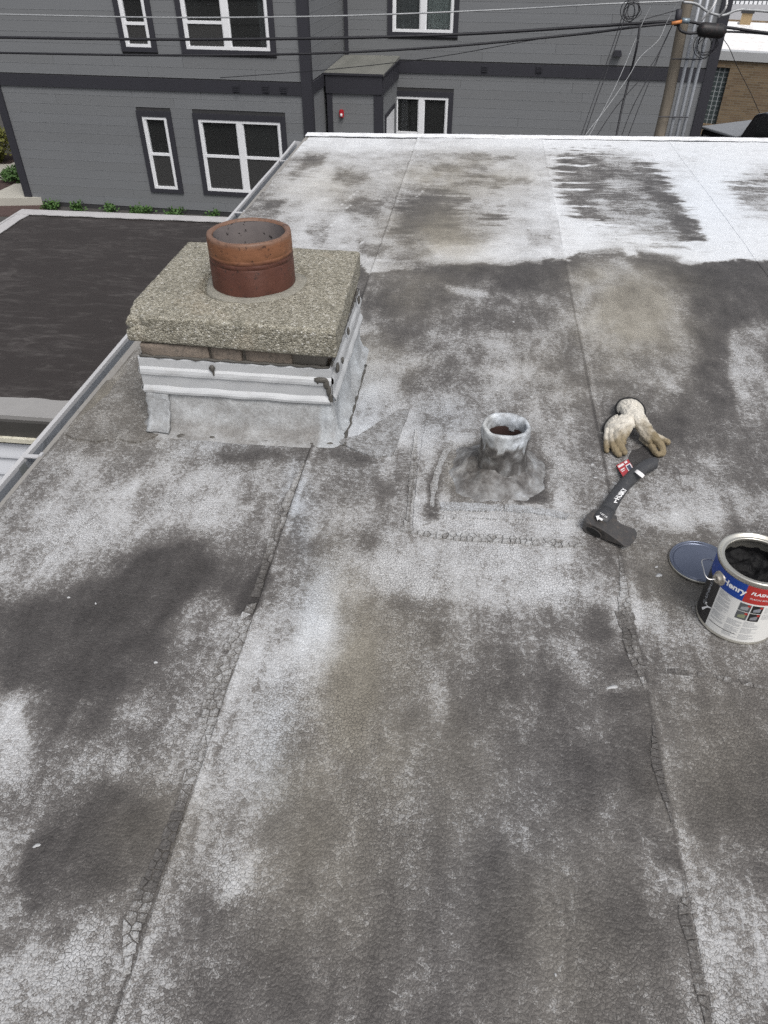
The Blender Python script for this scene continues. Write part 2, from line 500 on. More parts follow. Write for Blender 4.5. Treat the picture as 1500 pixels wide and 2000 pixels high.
def wear(u, v):
    """tone, tan, blue, coat for roof points"""
    wx = fbm(u * 5, v * 5, 1, 4) * .055; wy = fbm(u * 5, v * 5, 9, 4) * .055
    px, py = project(u + wx, v + wy)
    up = grid_lookup(UP, px, py); dn = grid_lookup(DN, px, py)
    sx, sy = project(u + wx * .25, v + wy * .35)
    ly = np.interp(sx, _ex, _ey)
    k = np.clip((sy - ly + fbm(u * 16, v * 16, 88, 4) * 9 + fbm(u * 60, v * 60, 89, 3) * 5) / 4.0 + .5, 0, 1)
    tone = up * (1 - k) + dn * k
    coat = (1 - np.clip((sy - ly) / 40.0, 0, 1)) * (.62 + .38 * np.clip((u - .36) / .06, 0, 1))
    qx, qy = project(u + wx * .45, v + wy * .45)
    for poly, t, soft in LIGHT:
        sd = poly_sd(qx, qy, poly) + fbm(u * 30, v * 30, 150, 4) * 10
        m = np.clip(.5 - sd / (2 * soft), 0, 1); m = m * m * (3 - 2 * m)
        tone = tone * (1 - m * .8) + t * m * .8
    stk = fbm(u * 5, v * 30, 201, 5) * 34 + fbm(u * 26, v * 60, 221, 4) * 16
    for poly, t, soft in PATCH:
        sd = poly_sd(qx, qy, poly)
        if poly[0][1] < 480: sd = sd + stk
        up_ = poly[0][1] < 480
        if up_: soft = soft * 2
        m = np.clip(.5 - sd / (2 * soft), 0, 1); m = m * m * (3 - 2 * m)
        k_ = .80 if up_ else .82
        tone = tone * (1 - m * k_) + t * m * k_
    # roller marks: white strokes across the dark bitumen
    for j, y0 in enumerate((309, 320, 333, 344, 357, 369, 381, 393, 404)):
        yy = y0 + .6 * np.sin(sx / 13.0 + j * 2.1) + (sx - 1080) * (.01 + .02 * math.sin(j * 1.3)) + fbm(u * 14, v * 14, 300 + j, 3) * 2.5
        ln = 1160 + 34 * math.sin(j * 1.7)
        m = np.clip(1.5 - np.abs(sy - yy) / (1.9 + 1.2 * math.sin(j * 3.1) ** 2), 0, 1) * np.clip((sx - 1068) / 8, 0, 1) * np.clip((ln - sx) / 45, 0, 1)
        tone = np.maximum(tone, m * (.70 + .2 * vnoise(u * 40, v * 40, 8)))
    for x0, y0, x1, y1 in ((690, 395, 668, 412), (745, 330, 735, 345), (838, 358, 812, 385), (655, 430, 628, 458), (700, 370, 660, 405), (709, 470, 695, 490), (870, 488, 855, 505), (1000, 328, 985, 338), (815, 300, 800, 322)):
        ex, ey = x1 - x0, y1 - y0
        t = np.clip(((sx - x0) * ex + (sy - y0) * ey) / (ex * ex + ey * ey), 0, 1)
        m = np.clip(1.2 - np.hypot(sx - x0 - t * ex, sy - y0 - t * ey) / 2.6 - .5 * vnoise(u * 60, v * 60, 5), 0, 1)
        tone = np.maximum(tone, m * .86)
    # the beige corner left of the chimney and the pale skim round its foot
    tan = np.zeros_like(tone); blue = np.zeros_like(tone)
    for x, y, rx, ry, a in TAN:
        tan = np.maximum(tan, 1.15 * a * np.exp(-((px - x) / rx) ** 2 - ((py - y) / ry) ** 2))
    for x, y, rx, ry, a in BLUE:
        blue = np.maximum(blue, a * np.exp(-((px - x) / rx) ** 2 - ((py - y) / ry) ** 2))
    tone = .432 + (tone - .42) * 1.24 + fbm(u * 8, v * 8, 33, 5) * .21 + fbm(u * 22, v * 7, 39, 4) * .17 * (1 - coat)
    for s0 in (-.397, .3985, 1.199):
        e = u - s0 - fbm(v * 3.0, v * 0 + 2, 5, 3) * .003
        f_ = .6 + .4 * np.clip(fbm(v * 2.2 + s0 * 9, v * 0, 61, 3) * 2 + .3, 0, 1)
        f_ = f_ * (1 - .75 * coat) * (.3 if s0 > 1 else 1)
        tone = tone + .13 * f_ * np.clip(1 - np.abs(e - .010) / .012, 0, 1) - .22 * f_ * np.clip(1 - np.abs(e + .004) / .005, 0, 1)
    # bare black grooves beneath the cracked strips
    for ci, (P, w, cell) in enumerate(CHIPS):
        d, bw = seg_dist(u, v, P, w)
        m = np.clip((bw - .001 - d) / .003, 0, 1)
        tone = tone - (.18 if ci < 4 else .09) * m
    tan = np.clip(tan * (1 + .9 * fbm(u * 7, v * 4, 401, 4)), 0, 1)
    return np.clip(tone, 0, 1), tan, blue, coat


def paint(me, dz=None):
    n = len(me.vertices)
    co = np.empty(n * 3, np.float32); me.vertices.foreach_get('co', co)
    co = co.reshape(-1, 3)
    t, a, b, c = wear(co[:, 0].astype(float), co[:, 1].astype(float))
    at_ = me.color_attributes.new('wear', 'FLOAT_COLOR', 'POINT')
    at_.data.foreach_set('color', np.stack([t, a, b, c], 1).astype(np.float32).ravel())


def set_wear(me, t, a=0., b=0., c=0.):
    n = len(me.vertices)
    at_ = me.color_attributes.new('wear', 'FLOAT_COLOR', 'POINT')
    at_.data.foreach_set('color', np.tile(np.array([t, a, b, c], np.float32), n))


def roof_material(name, crack=1.0, bumps=1.0):
    q = NT(name); q.dim = '2D'
    at_ = q.n.new('ShaderNodeAttribute'); at_.attribute_name = 'wear'
    sep = q.n.new('ShaderNodeSeparateColor'); q.put(sep.inputs[0], at_.outputs['Color'])
    tone, tan, blue, coat = sep.outputs[0], sep.outputs[1], sep.outputs[2], at_.outputs['Alpha']
    notcoat = q.math('SUBTRACT', 1.0, coat)
    off = lambda x, k: q.math('MULTIPLY', q.math('SUBTRACT', x, .5), k)
    n1 = q.noise(15, 5, 0.66); n2 = q.noise(100, 3, 0.72); n3 = q.noise(430, 2, 0.7)
    streak = q.noise(1.0, 6, 0.74, v=q.scale(q.P, (9.0, 27.0, 1.0)), dist=1.1)
    flow = q.noise(1.0, 5, 0.68, v=q.scale(q.P, (20.0, 5.5, 1.0)), dist=.7)
    wob = q.n.new('ShaderNodeVectorMath'); wob.operation = 'MULTIPLY_ADD'
    wn_ = q.n.new('ShaderNodeTexNoise'); wn_.noise_dimensions = '2D'; wn_.inputs['Scale'].default_value = 70; wn_.inputs['Detail'].default_value = 1; q.put(wn_.inputs['Vector'], q.P)
    q.put(wob.inputs[0], wn_.outputs['Color']); wob.inputs[1].default_value = (.010, .010, 0); q.put(wob.inputs[2], q.P)
    V = wob.outputs[0]
    vf = q.voro(160, 'F1', v=V); ve = q.voro(160, 'DISTANCE_TO_EDGE', v=V); big = q.voro(55, 'DISTANCE_TO_EDGE', v=V)
    sc_ = q.n.new('ShaderNodeSeparateColor'); q.put(sc_.inputs[0], vf.outputs['Color'])
    grain = q.math('ADD', q.math('MULTIPLY', off(n2, .30), q.math('MULTIPLY_ADD', coat, 1.6, 1.0)), q.math('ADD', off(n3, .75), q.math('MULTIPLY', off(sc_.outputs[0], .22), notcoat)))
    broad = q.math('ADD', off(n1, .46), q.math('ADD', q.math('MULTIPLY', off(flow, .50), notcoat), q.math('MULTIPLY', off(streak, 1.0), coat)))
    # dried puddle rims and scuffs: thin wandering pale lines
    ra = q.math('ABSOLUTE', q.math('SUBTRACT', q.noise(4.2, 3, .5), .52)); rb = q.math('ABSOLUTE', q.math('SUBTRACT', q.noise(1.0, 3, .5, v=q.scale(q.P, (3.0, 9.0, 1.0))), .47))
    rim = q.math('MAXIMUM', q.math('SUBTRACT', 1.0, q.smooth(ra, 0, .0065)), q.math('SUBTRACT', 1.0, q.smooth(rb, 0, .0050)))
    rim = q.math('MULTIPLY', q.math('MULTIPLY', rim, q.smooth(q.noise(6.0, 3, .6), .46, .66)), q.math('MULTIPLY', notcoat, .13))
    broad = q.math('ADD', broad, rim)
    tb = q.math('ADD', tone, q.math('MULTIPLY', broad, .55))
    # the coat either still sticks or has worn off: ragged islands at every scale
    x_ = q.math('ADD', q.math('ADD', tone, broad), grain)
    cs, ch = q.smooth(x_, .41, .63), q.smooth(x_, .46, .56)
    hk = q.smooth(coat, .25, .6)
    c = q.math('ADD', q.math('MULTIPLY', cs, q.math('SUBTRACT', 1.0, hk)), q.math('MULTIPLY', ch, hk))
    tg = q.math('ADD', tb, q.math('MULTIPLY', grain, .45))
    bare = q.ramp(tg, [(0.0, (.034, .031, .030)), (.22, (.068, .063, .061)), (.42, (.126, .118, .112)), (.62, (.190, .178, .166)), (1.0, (.25, .236, .218))])
    coated = q.ramp(tg, [(0.0, (.21, .205, .20)), (.40, (.262, .259, .256)), (.58, (.352, .351, .350)), (.74, (.46, .464, .47)), (.88, (.57, .58, .592)), (1.0, (.645, .66, .678))])
    col = q.mix(c, bare, coated)
    silt = q.ramp(tg, [(0, (.085, .076, .062)), (.4, (.205, .187, .153)), (.65, (.30, .278, .232)), (1, (.50, .475, .42))])
    col = q.mix(q.math('MULTIPLY', tan, .92), col, silt)
    col = q.mix(q.math('MULTIPLY', blue, .8), col, q.mix(1.0, col, (.93, 1.0, 1.09), 'MULTIPLY'))
    # alligator cracks, fine and uneven, wider ones in places
    where = q.smooth(q.noise(4.5, 2, 0.6), 0.34, 0.68)
    cr = q.smooth(ve.outputs['Distance'], 0.0, 0.12)
    crb = q.smooth(big.outputs['Distance'], 0.0, 0.026)
    cm = q.math('MULTIPLY', q.math('SUBTRACT', 1.0, cr), q.math('MULTIPLY', q.math('MULTIPLY_ADD', where, .48, .38), q.math('MULTIPLY', notcoat, crack)))
    cb = q.math('MULTIPLY', q.math('SUBTRACT', 1.0, crb), q.math('MULTIPLY', q.math('MULTIPLY', where, q.smooth(n1, .42, .62)), q.math('MULTIPLY', notcoat, .8 * crack)))
    col = q.mix(cm, col, (.050, .046, .043)); col = q.mix(cb, col, (.042, .038, .036))
    hgt = q.math('ADD', q.math('MULTIPLY', vf.outputs['Distance'], q.math('MULTIPLY_ADD', notcoat, -.85, -.05)), q.math('MULTIPLY_ADD', n2, .5, q.math('MULTIPLY', n3, .45)))
    q.bump(hgt, 0.55 * bumps, .0030)
    return q.fin(col, q.math('MULTIPLY_ADD', c, .18, .55), 0, .35)


def skirt_material(name):
    q = NT(name)
    at_ = q.n.new('ShaderNodeAttribute'); at_.attribute_name = 'wear'
    sep = q.n.new('ShaderNodeSeparateColor'); q.put(sep.inputs[0], at_.outputs['Color'])
    n1 = q.noise(26, 5, .68); n2 = q.noise(120, 4, .7); n3 = q.noise(9, 3, .6)
    t = q.math('ADD', sep.outputs[0], q.math('ADD', q.math('MULTIPLY', q.math('SUBTRACT', n1, .5), .50), q.math('MULTIPLY', q.math('SUBTRACT', n2, .5), .30)))
    col = q.ramp(t, [(0, (.035, .032, .031)), (.25, (.10, .092, .086)), (.45, (.21, .205, .20)), (.62, (.345, .35, .355)), (.8, (.50, .515, .53)), (1, (.72, .74, .77))])
    col = q.mix(q.math('MULTIPLY', sep.outputs[1], .8), col, q.mix(1.0, col, (1.12, 1.02, .85), 'MULTIPLY'))
    col = q.mix(q.math('MULTIPLY', sep.outputs[2], .8), col, q.mix(1.0, col, (.91, 1.0, 1.09), 'MULTIPLY'))
    q.bump(q.math('ADD', q.math('MULTIPLY', n1, .8), q.math('MULTIPLY', n2, .6)), .75, .005)
    return q.fin(col, .55, 0, .4)


M_ROOF = roof_material('worn_coated_bitumen')
M_CHIP = roof_material('cracked_bitumen_skin', crack=.35)
M_DARKBIT = plain('bitumen_deck', (.03, .028, .027), .8)

ROOF_L = -1.112
V0, V1 = -1.2, 5.30
FAR_A, FAR_B = Vector((-1.112, 5.228)), Vector((1.84, 5.43))


def far_v(u):
    return FAR_A.y + (u - FAR_A.x) * (FAR_B.y - FAR_A.y) / (FAR_B.x - FAR_A.x)


bm = bmesh.new()
prism(bm, [(ROOF_L + .006, V0), (2.9, V0), (2.9, far_v(2.9) - .01), (ROOF_L + .006, far_v(ROOF_L) - .01)], -.22, -.012)
flat_roof = tag(obj('flat_roof', bm, M_DARKBIT), 'weathered flat roof of patchy grey bitumen sheets in the foreground', kind='structure')

BASE_H = {0: -.0045, 1: 0.0, 2: -.0020, 3: -.0014}


def undul(u, v):
    return fbm(u * 2.2, v * 2.2, 71, 3) * .006 + fbm(u * 11, v * 11, 77, 3) * .0022


def sheet(u0, u1, base, seedw, lift_l):
    us = np.unique(np.round(np.concatenate([np.arange(u0 + .022, u1 - .022, .011), u0 + np.arange(0, .022, .0022), u1 - np.arange(0, .022, .0022)]), 5))
    vs = np.concatenate([np.arange(V0, .2, .05), np.arange(.2, 2.4, .009), np.arange(2.4, 5.18, .0125)])
    vs = np.concatenate([vs, [5.2]])
    U, W = np.meshgrid(us, vs)
    # stretch the last rows to the slightly skewed far edge, wander the lap edges a little
    W = np.where(W > 4.6, 4.6 + (W - 4.6) * (far_v(U) - 4.6) / (5.2 - 4.6), W)
    edge = fbm(W * 3.0 + seedw, W * 0 + seedw, 5, 3) * .006
    if lift_l: U = U + edge * np.clip(1 - (U - u0) / .02, 0, 1)
    Z = base + undul(U, W)
    if lift_l: Z = Z + (.0022 + .0016 * fbm(W * 4, W * 0 + seedw, 8, 3)) * np.clip(1 - (U - u0) / .02, 0, 1) * (.2 if u0 > 1 else 1)
    nx, ny = len(us), len(vs)
    co = np.stack([U, W, Z], 2).reshape(-1, 3)
    i = np.arange((ny - 1) * (nx - 1)); r, c = i // (nx - 1), i % (nx - 1)
    a = r * nx + c
    quads = np.stack([a, a + 1, a + nx + 1, a + nx], 1)
    # skirts along both long edges
    nb = len(co)
    left = np.arange(ny) * nx; right = left + nx - 1
    sk = np.concatenate([co[left] - [0, 0, .010], co[right] - [0, 0, .010]])
    co = np.concatenate([co, sk])
    j = np.arange(ny - 1)
    ql = np.stack([left[j], left[j + 1], nb + j + 1, nb + j], 1)
    qr = np.stack([right[j + 1], right[j], nb + ny + j, nb + ny + j + 1], 1)
    faces = np.concatenate([quads, ql, qr])
    me = bpy.data.meshes.new('roofing_sheet')
    me.vertices.add(len(co)); me.vertices.foreach_set('co', co.astype(np.float32).ravel())
    me.loops.add(len(faces) * 4); me.loops.foreach_set('vertex_index', faces.astype(np.int32).ravel())
    me.polygons.add(len(faces)); me.polygons.foreach_set('loop_start', np.arange(0, len(faces) * 4, 4, dtype=np.int32))
    me.polygons.foreach_set('use_smooth', np.arange(len(faces)) < len(quads))
    me.update(calc_edges=True)
    paint(me)
    return link('roofing_sheet', me, M_ROOF, flat_roof)


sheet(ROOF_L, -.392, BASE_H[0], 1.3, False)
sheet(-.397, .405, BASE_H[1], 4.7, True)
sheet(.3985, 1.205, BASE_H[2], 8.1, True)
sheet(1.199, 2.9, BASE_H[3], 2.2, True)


def surf(u, v):
    b = BASE_H[0] if u < -.397 else BASE_H[1] if u < .3985 else BASE_H[2] if u < 1.199 else BASE_H[3]
    return b + float(undul(np.array([u]), np.array([v]))[0])


# ---- metal edge along the far side, white with coating
M_WHITECOAT = plain('white_roof_coating', (.78, .79, .81), .6, var=.06, sc=5, grime=(.45, .44, .43), bump=.15)
bm = bmesh.new()
fa, fb = Vector((ROOF_L - .012, far_v(ROOF_L - .012))), Vector((2.9, far_v(2.9)))
for a0, a1, b0, b1 in ((-.012, .0, -.16, .010), (-.075, -.012, .0035, .0085)):
    vv = []
    n = 90
    for k in range(n + 1):
        p = fa.lerp(fb, k / n)
        w = .0018 * math.sin(k * 1.7) + .0015 * math.sin(k * .37)
        vv.append([bm.verts.new((p.x, p.y + y + (w if y == a0 else 0), z + (w * .4 if z > 0 else 0))) for y, z in ((a0, b0), (a1, b0), (a1, b1), (a0, b1))])
    for k in range(n):
        for e in range(4):
            f = (e + 1) % 4
            bm.faces.new((vv[k][e], vv[k][f], vv[k + 1][f], vv[k + 1][e]))
    bm.faces.new(vv[0]); bm.faces.new(vv[-1][::-1])
bmesh.ops.recalc_face_normals(bm, faces=bm.faces[:])
obj('edge_flashing', bm, M_WHITECOAT, flat_roof)
bm = bmesh.new()
box(bm, ROOF_L - .014, ROOF_L + .010, V0, far_v(ROOF_L) - .014, -.20, -.004)
obj('eave_edge', bm, plain('eave_edge_paint', (.25, .24, .225), .7, grime=(.2, .18, .16), sc=14), flat_roof)


# ---- cracked strips: every plate a piece of its own
def clip_half(poly, m, nrm):
    out = []
    for i in range(len(poly)):
        a, b = poly[i], poly[(i + 1) % len(poly)]
        da, db = (a - m).dot(nrm), (b - m).dot(nrm)
        if da <= 0: out.append(a)
        if (da < 0) != (db < 0) and abs(da - db) > 1e-12:
            out.append(a + (b - a) * (da / (da - db)))
    return out


n_chips = 0
for ci, (P, w, cell) in enumerate(CHIPS):
    L = [0]
    for i in range(len(P) - 1): L.append(L[-1] + (P[i + 1] - P[i]).length)
    pts = []
    s = 0.0
    while s < L[-1]:
        i = max(k for k in range(len(P) - 1) if L[k] <= s)
        t = (s - L[i]) / (L[i + 1] - L[i])
        p = P[i].lerp(P[i + 1], t)
        d = (P[i + 1] - P[i]).normalized(); nrm = Vector((-d.y, d.x))
        hw = (w[i] * (1 - t) + w[i + 1] * t) * random.uniform(.8, 1.12)
        m = max(1, round(2 * hw / cell))
        for k in range(m):
            off = (-hw + (k + .5) * 2 * hw / m)
            pts.append((p + nrm * (off + random.uniform(-.28, .28) * cell) + d * random.uniform(-.40, .40) * cell, p, d, nrm, hw))
        s += cell * random.uniform(.78, 1.3)
    for i, (q, p, d, nrm, hw) in enumerate(pts):
        e = Vector((.7 * cell * 1.5, 0))
        poly = [p + d * a * cell * 1.3 + nrm * b * hw for a, b in ((-1, -1), (-.3, -1.05), (.4, -.95), (1, -1), (1, 1), (.3, 1.05), (-.4, .96), (-1, 1))]
        for j, (q2, *_r) in enumerate(pts):
            if j == i or (q2 - q).length > cell * 4: continue
            dd = (q2 - q)
            if dd.length < 1e-5: continue
            poly = clip_half(poly, (q + q2) / 2, dd.normalized())
            if len(poly) < 3: break
        if len(poly) < 3: continue
        cen = sum(poly, Vector((0, 0))) / len(poly)
        gap = random.uniform(.0005, .0011)
        pp = []
        for a in poly:
            r = (a - cen)
            if r.length < .0025: continue
            pp.append(cen + r * max(.3, 1 - gap / r.length))
        ar = sum(pp[k].x * pp[(k + 1) % len(pp)].y - pp[(k + 1) % len(pp)].x * pp[k].y for k in range(len(pp))) / 2 if len(pp) > 2 else 0
        if abs(ar) < 1.4e-5 or random.random() < (.35 if ci == 6 else .05): continue
        if ar < 0: pp = pp[::-1]
        zb = surf(cen.x, cen.y) + (.0028 if ci in (4, 5) else 0)
        th = random.uniform(.0012, .0028) * (.55 if ci == 6 else 1)
        tx, ty = random.uniform(-.06, .06), random.uniform(-.06, .06)
        n = len(pp)
        vs = [(a.x - cen.x, a.y - cen.y, -.003) for a in pp] + \
             [((a.x - cen.x) * .96, (a.y - cen.y) * .96, th * .72 + (a.x - cen.x) * tx + (a.y - cen.y) * ty) for a in pp] + \
             [((a.x - cen.x) * .80, (a.y - cen.y) * .80, th * 1.0 + (a.x - cen.x) * tx + (a.y - cen.y) * ty) for a in pp]
        fs = []
        for k in range(n):
            l = (k + 1) % n
            fs += [(k, l, n + l, n + k), (n + k, n + l, 2 * n + l, 2 * n + k)]
        fs.append(tuple(range(2 * n, 3 * n)))
        o = pyobj('bitumen_chip', vs, fs, M_CHIP, flat_roof)
        o.location = (cen.x, cen.y, zb)
        tt = float(wear(np.array([cen.x - .045]), np.array([cen.y]))[0][0])
        set_wear(o.data, min(.72, max(.24, tt + random.uniform(-.05, .06))), .15, .2, 0)
        n_chips += 1
print('chips', n_chips)

# ---- spilled drops and smears of white coating
M_DROP = plain('dried_white_paint', (.38, .385, .39), .55, var=.08)
for px, py, r, el, an in ((133, 1164, .0045, 1, 0), (186, 1176, .0035, 1, 0), (303, 1290, .005, 1.1, 0), (1157, 907, .006, 1, 0), (1186, 913, .008, 1.8, -.6), (1163, 933, .006, 1.2, -.4), (1203, 943, .0065, 1.6, -.5),
                          (1243, 960, .006, 1.3, .4), (1196, 1343, .007, 2.2, .4), (1288, 1121, .008, 1.4, 0), (1283, 1105, .004, 1.4, .5), (600, 974, .006, 1, 0), (1003, 628, .006, 1.2, 0),
                          (1038, 776, .006, 1.2, 0), (71, 1650, .005, 1.6, .6), (1085, 1904, .003, 1, 0), ):
    c0 = at(px, py); z = surf(c0.x, c0.y); r *= .72
    n = 14; ring = []
    for k in range(n):
        a = 2 * math.pi * k / n
        rr = r * (1 + .22 * math.sin(a * 2 + px) + .15 * math.sin(a * 3 + py))
        x, y = rr * math.cos(a) * el, rr * math.sin(a)
        ring.append((x * math.cos(an) - y * math.sin(an), x * math.sin(an) + y * math.cos(an)))
    vs = [(x, y, -.002) for x, y in ring] + [(x * .8, y * .8, .0014) for x, y in ring] + [(0, 0, .0018)]
    fs = [(k, (k + 1) % n, n + (k + 1) % n, n + k) for k in range(n)] + [(n + k, n + (k + 1) % n, 2 * n) for k in range(n)]
    o = pyobj('paint_drop', vs, fs, M_DROP, flat_roof, True)
    o.location = (c0.x, c0.y, z)


# ---- repair sheets laid over the roofing
def overlay(name, poly_px, th, step=.010, ragged=.004, tone=None, lift=None, mat=None, parent=None, seed=3, curl=0.0):
    P = [at(*p).to_2d() for p in poly_px]
    # resample outline with a ragged edge
    out = []
    for i in range(len(P)):
        a, b = P[i], P[(i + 1) % len(P)]
        n = max(1, int((b - a).length / step)); nr = Vector((-(b - a).y, (b - a).x)).normalized()
        for k in range(n):
            p = a.lerp(b, k / n)
            out.append(p + nr * ragged * 1.2 * (float(fbm(np.array([p.x * 30]), np.array([p.y * 30]), seed, 3)[0])))
    bm = bmesh.new()
    top = [bm.verts.new((p.x, p.y, surf(p.x, p.y) + th)) for p in out]
    f = bm.faces.new(top)
    bmesh.ops.triangulate(bm, faces=[f])
    bmesh.ops.subdivide_edges(bm, edges=[e for e in bm.edges if e.calc_length() > step * 3], cuts=3, use_grid_fill=True)
    bmesh.ops.subdivide_edges(bm, edges=[e for e in bm.edges if e.calc_length() > step * 2.2], cuts=2, use_grid_fill=True)
    for v in bm.verts:
        v.co.z = surf(v.co.x, v.co.y) + th + (lift(v.co) if lift else 0)
    be = [e for e in bm.edges if e.is_boundary]
    r = bmesh.ops.extrude_edge_only(bm, edges=be)
    for v in r['geom']:
        if isinstance(v, bmesh.types.BMVert): v.co.z = surf(v.co.x, v.co.y) - .004
    bmesh.ops.recalc_face_normals(bm, faces=bm.faces[:])
    if sum(f.normal.z for f in bm.faces) < 0: bmesh.ops.reverse_faces(bm, faces=bm.faces[:])
    o = obj(name, bm, mat or M_ROOF, parent or flat_roof)
    if tone is None: paint(o.data)
    else: set_wear(o.data, *tone)
    return o


def mound(c):
    d = math.hypot(c.x - .1205, c.y - 1.588)
    k = max(0, min(1, (.165 - d) / .105)); k = k * k * (3 - 2 * k)
    w = Vector((c.x * 22, c.y * 22, 3))
    return .034 * k * (1 + .7 * mnoise.noise(w) + .5 * mnoise.noise(w * 2.6)) + .004 * k * mnoise.noise(w * 6) + (.005 * max(0, mnoise.noise(w * 1.3)) if d < .24 else 0)


overlay('patch_sheet', [(832, 822), (1112, 868), (1122, 1012), (1040, 1018), (870, 1010), (806, 1034), (816, 920)], .0042)
overlay('patch_sheet', [(655, 862), (700, 852), (780, 800), (800, 800), (782, 850), (768, 892), (735, 895), (700, 884)], .0052, tone=(.54, .1, .45, 0), lift=lambda c: .003 * max(0, min(1, (c.x + .04) * 8)))
overlay('patch_sheet', [(210, 770), (262, 700), (300, 690), (310, 850), (268, 866), (222, 858), (185, 862), (150, 858), (128, 848)], .0055, ragged=.010, tone=(.42, .35, 0, 0))
overlay('membrane_strip', [(858, 983), (905, 985), (950, 988), (981, 990), (980, 1001), (940, 1001), (900, 999), (862, 998)], .0075, step=.006, ragged=.006, tone=(.66, .1, .5, 0))
overlay('membrane_strip', [(986, 990), (1030, 992), (1075, 998), (1112, 1008), (1106, 1017), (1066, 1010), (1026, 1004), (986, 1001)], .0075, step=.006, ragged=.006, tone=(.64, .1, .5, 0))
overlay('membrane_strip', [(838, 990), (842, 950), (852, 912), (866, 880), (880, 862), (888, 868), (874, 890), (862, 920), (853, 955), (848, 992)], .0062, step=.006, ragged=.006, tone=(.58, .2, .3, 0))

# ================================================================ CHIMNEY
chim = tag(empty('chimney', (-.605, 1.98, 0)), 'short square chimney with pebbly concrete cap and round clay flue', 'chimney')
CX, CY = -.605, 1.98


def local(v): return (v[0] - CX, v[1] - CY, v[2])


# body numbers: brick stack, cap rectangle (roof metres)
BX0, BX1, BY0, BY1 = -.868, -.350, 1.724, 2.232
q = NT('exposed_aggregate_concrete')
v1 = q.voro(200, 'F1'); v2 = q.voro(200, 'DISTANCE_TO_EDGE'); sp = q.n.new('ShaderNodeSeparateColor'); q.put(sp.inputs[0], v1.outputs['Color'])
v3 = q.voro(430, 'F1'); sp3 = q.n.new('ShaderNodeSeparateColor'); q.put(sp3.inputs[0], v3.outputs['Color'])
peb = q.ramp(sp.outputs[0], [(0, (.045, .042, .036)), (.25, (.17, .158, .128)), (.5, (.32, .30, .245)), (.75, (.44, .42, .355)), (.95, (.55, .53, .47)), (1, (.78, .77, .74))])
fine = q.ramp(sp3.outputs[1], [(0, (.09, .082, .062)), (.5, (.30, .28, .215)), (1, (.52, .50, .43))])
col = q.mix(.45, peb, fine)
col = q.mix(q.math('MULTIPLY', q.math('SUBTRACT', 1, q.smooth(v2.outputs['Distance'], 0, .16)), .55), col, (.12, .11, .085))
col = q.mix(q.math('MULTIPLY', q.smooth(q.noise(9, 5, .7), .5, .75), .55), col, (.13, .125, .10))
col = q.mix(q.math('MULTIPLY', q.smooth(q.noise(5.5, 3, .6), .55, .8), .35), col, (.40, .33, .24))
q.bump(q.math('ADD', q.math('MULTIPLY', q.smooth(v1.outputs['Distance'], .75, .1), .8), q.noise(260, 3, .6)), .8, .003)
M_CAP = q.fin(col, .92, 0, .2)
capq = [Vector((-.897, 1.722)), Vector((-.322, 1.690)), Vector((-.340, 2.250)), Vector((-.898, 2.272))]   # front left, front right, back right, back left
CZ0, CZ1 = .252, .330
bm = bmesh.new()
NU = NV = 92; NZ = 13
vmap = {}


def capvert(i, j, k):
    key = (i, j, k)
    if key in vmap: return vmap[key]
    a, b, c = i / NU, j / NV, k / NZ
    p = (capq[0] * (1 - a) + capq[1] * a) * (1 - b) + (capq[3] * (1 - a) + capq[2] * a) * b
    z = CZ0 + (CZ1 - CZ0) * c
    # rounded arrises
    cen = sum(capq, Vector((0, 0))) / 4
    dx = min(a, 1 - a) * .56; dy = min(b, 1 - b) * .55; dz = min(c, 1 - c) * .078
    rr = .009
    ex = max(0, rr - dx); ey = max(0, rr - dy); ez = max(0, rr - dz)
    l = math.sqrt(ex * ex + ey * ey + ez * ez)
    if l > rr:
        f = (l - rr) / l
        p = p + Vector((ex * f * (1 if a < .5 else -1), ey * f * (1 if b < .5 else -1)))
        z += ez * f * (1 if c < .5 else -1)
    w = Vector((p.x, p.y, z))
    n1 = mnoise.noise(w * 150); n2 = mnoise.noise(w * 36 + Vector((3, 1, 7))); n3 = mnoise.noise(w * 9)
    dirv = Vector(((a - .5) * (1 if dx < .03 else 0) * 2, (b - .5) * (1 if dy < .03 else 0) * 2, (1 if c > .5 else -1) if dz < .012 else 0))
    if dirv.length > 0: dirv.normalize()
    w = w + dirv * (n1 * .0013 + n2 * .0010 + n3 * .0014)
    # hollow cast ring round the flue, open towards the left
    d = math.hypot(p.x - CX, p.y - CY)
    if c == 1 and d < .150:
        th = math.atan2(p.y - CY, p.x - CX)
        w.z -= (.004 + .034 * max(0, math.cos(th - R(165))) ** .5) if math.cos(th - R(165)) > 0 else .004
    # broken front-left corner
    cd = (p - capq[0]).length
    if cd < .085:
        k_ = (1 - cd / .085) ** .8
        w += Vector((.014, .012, 0)) * k_ * (.6 + .8 * mnoise.noise(w * 40)) * (1.2 if c > .45 else .2)
        if c > .6: w.z -= .012 * k_ * (1 + mnoise.noise(w * 50))
    vmap[key] = bm.verts.new(local(w))
    return vmap[key]


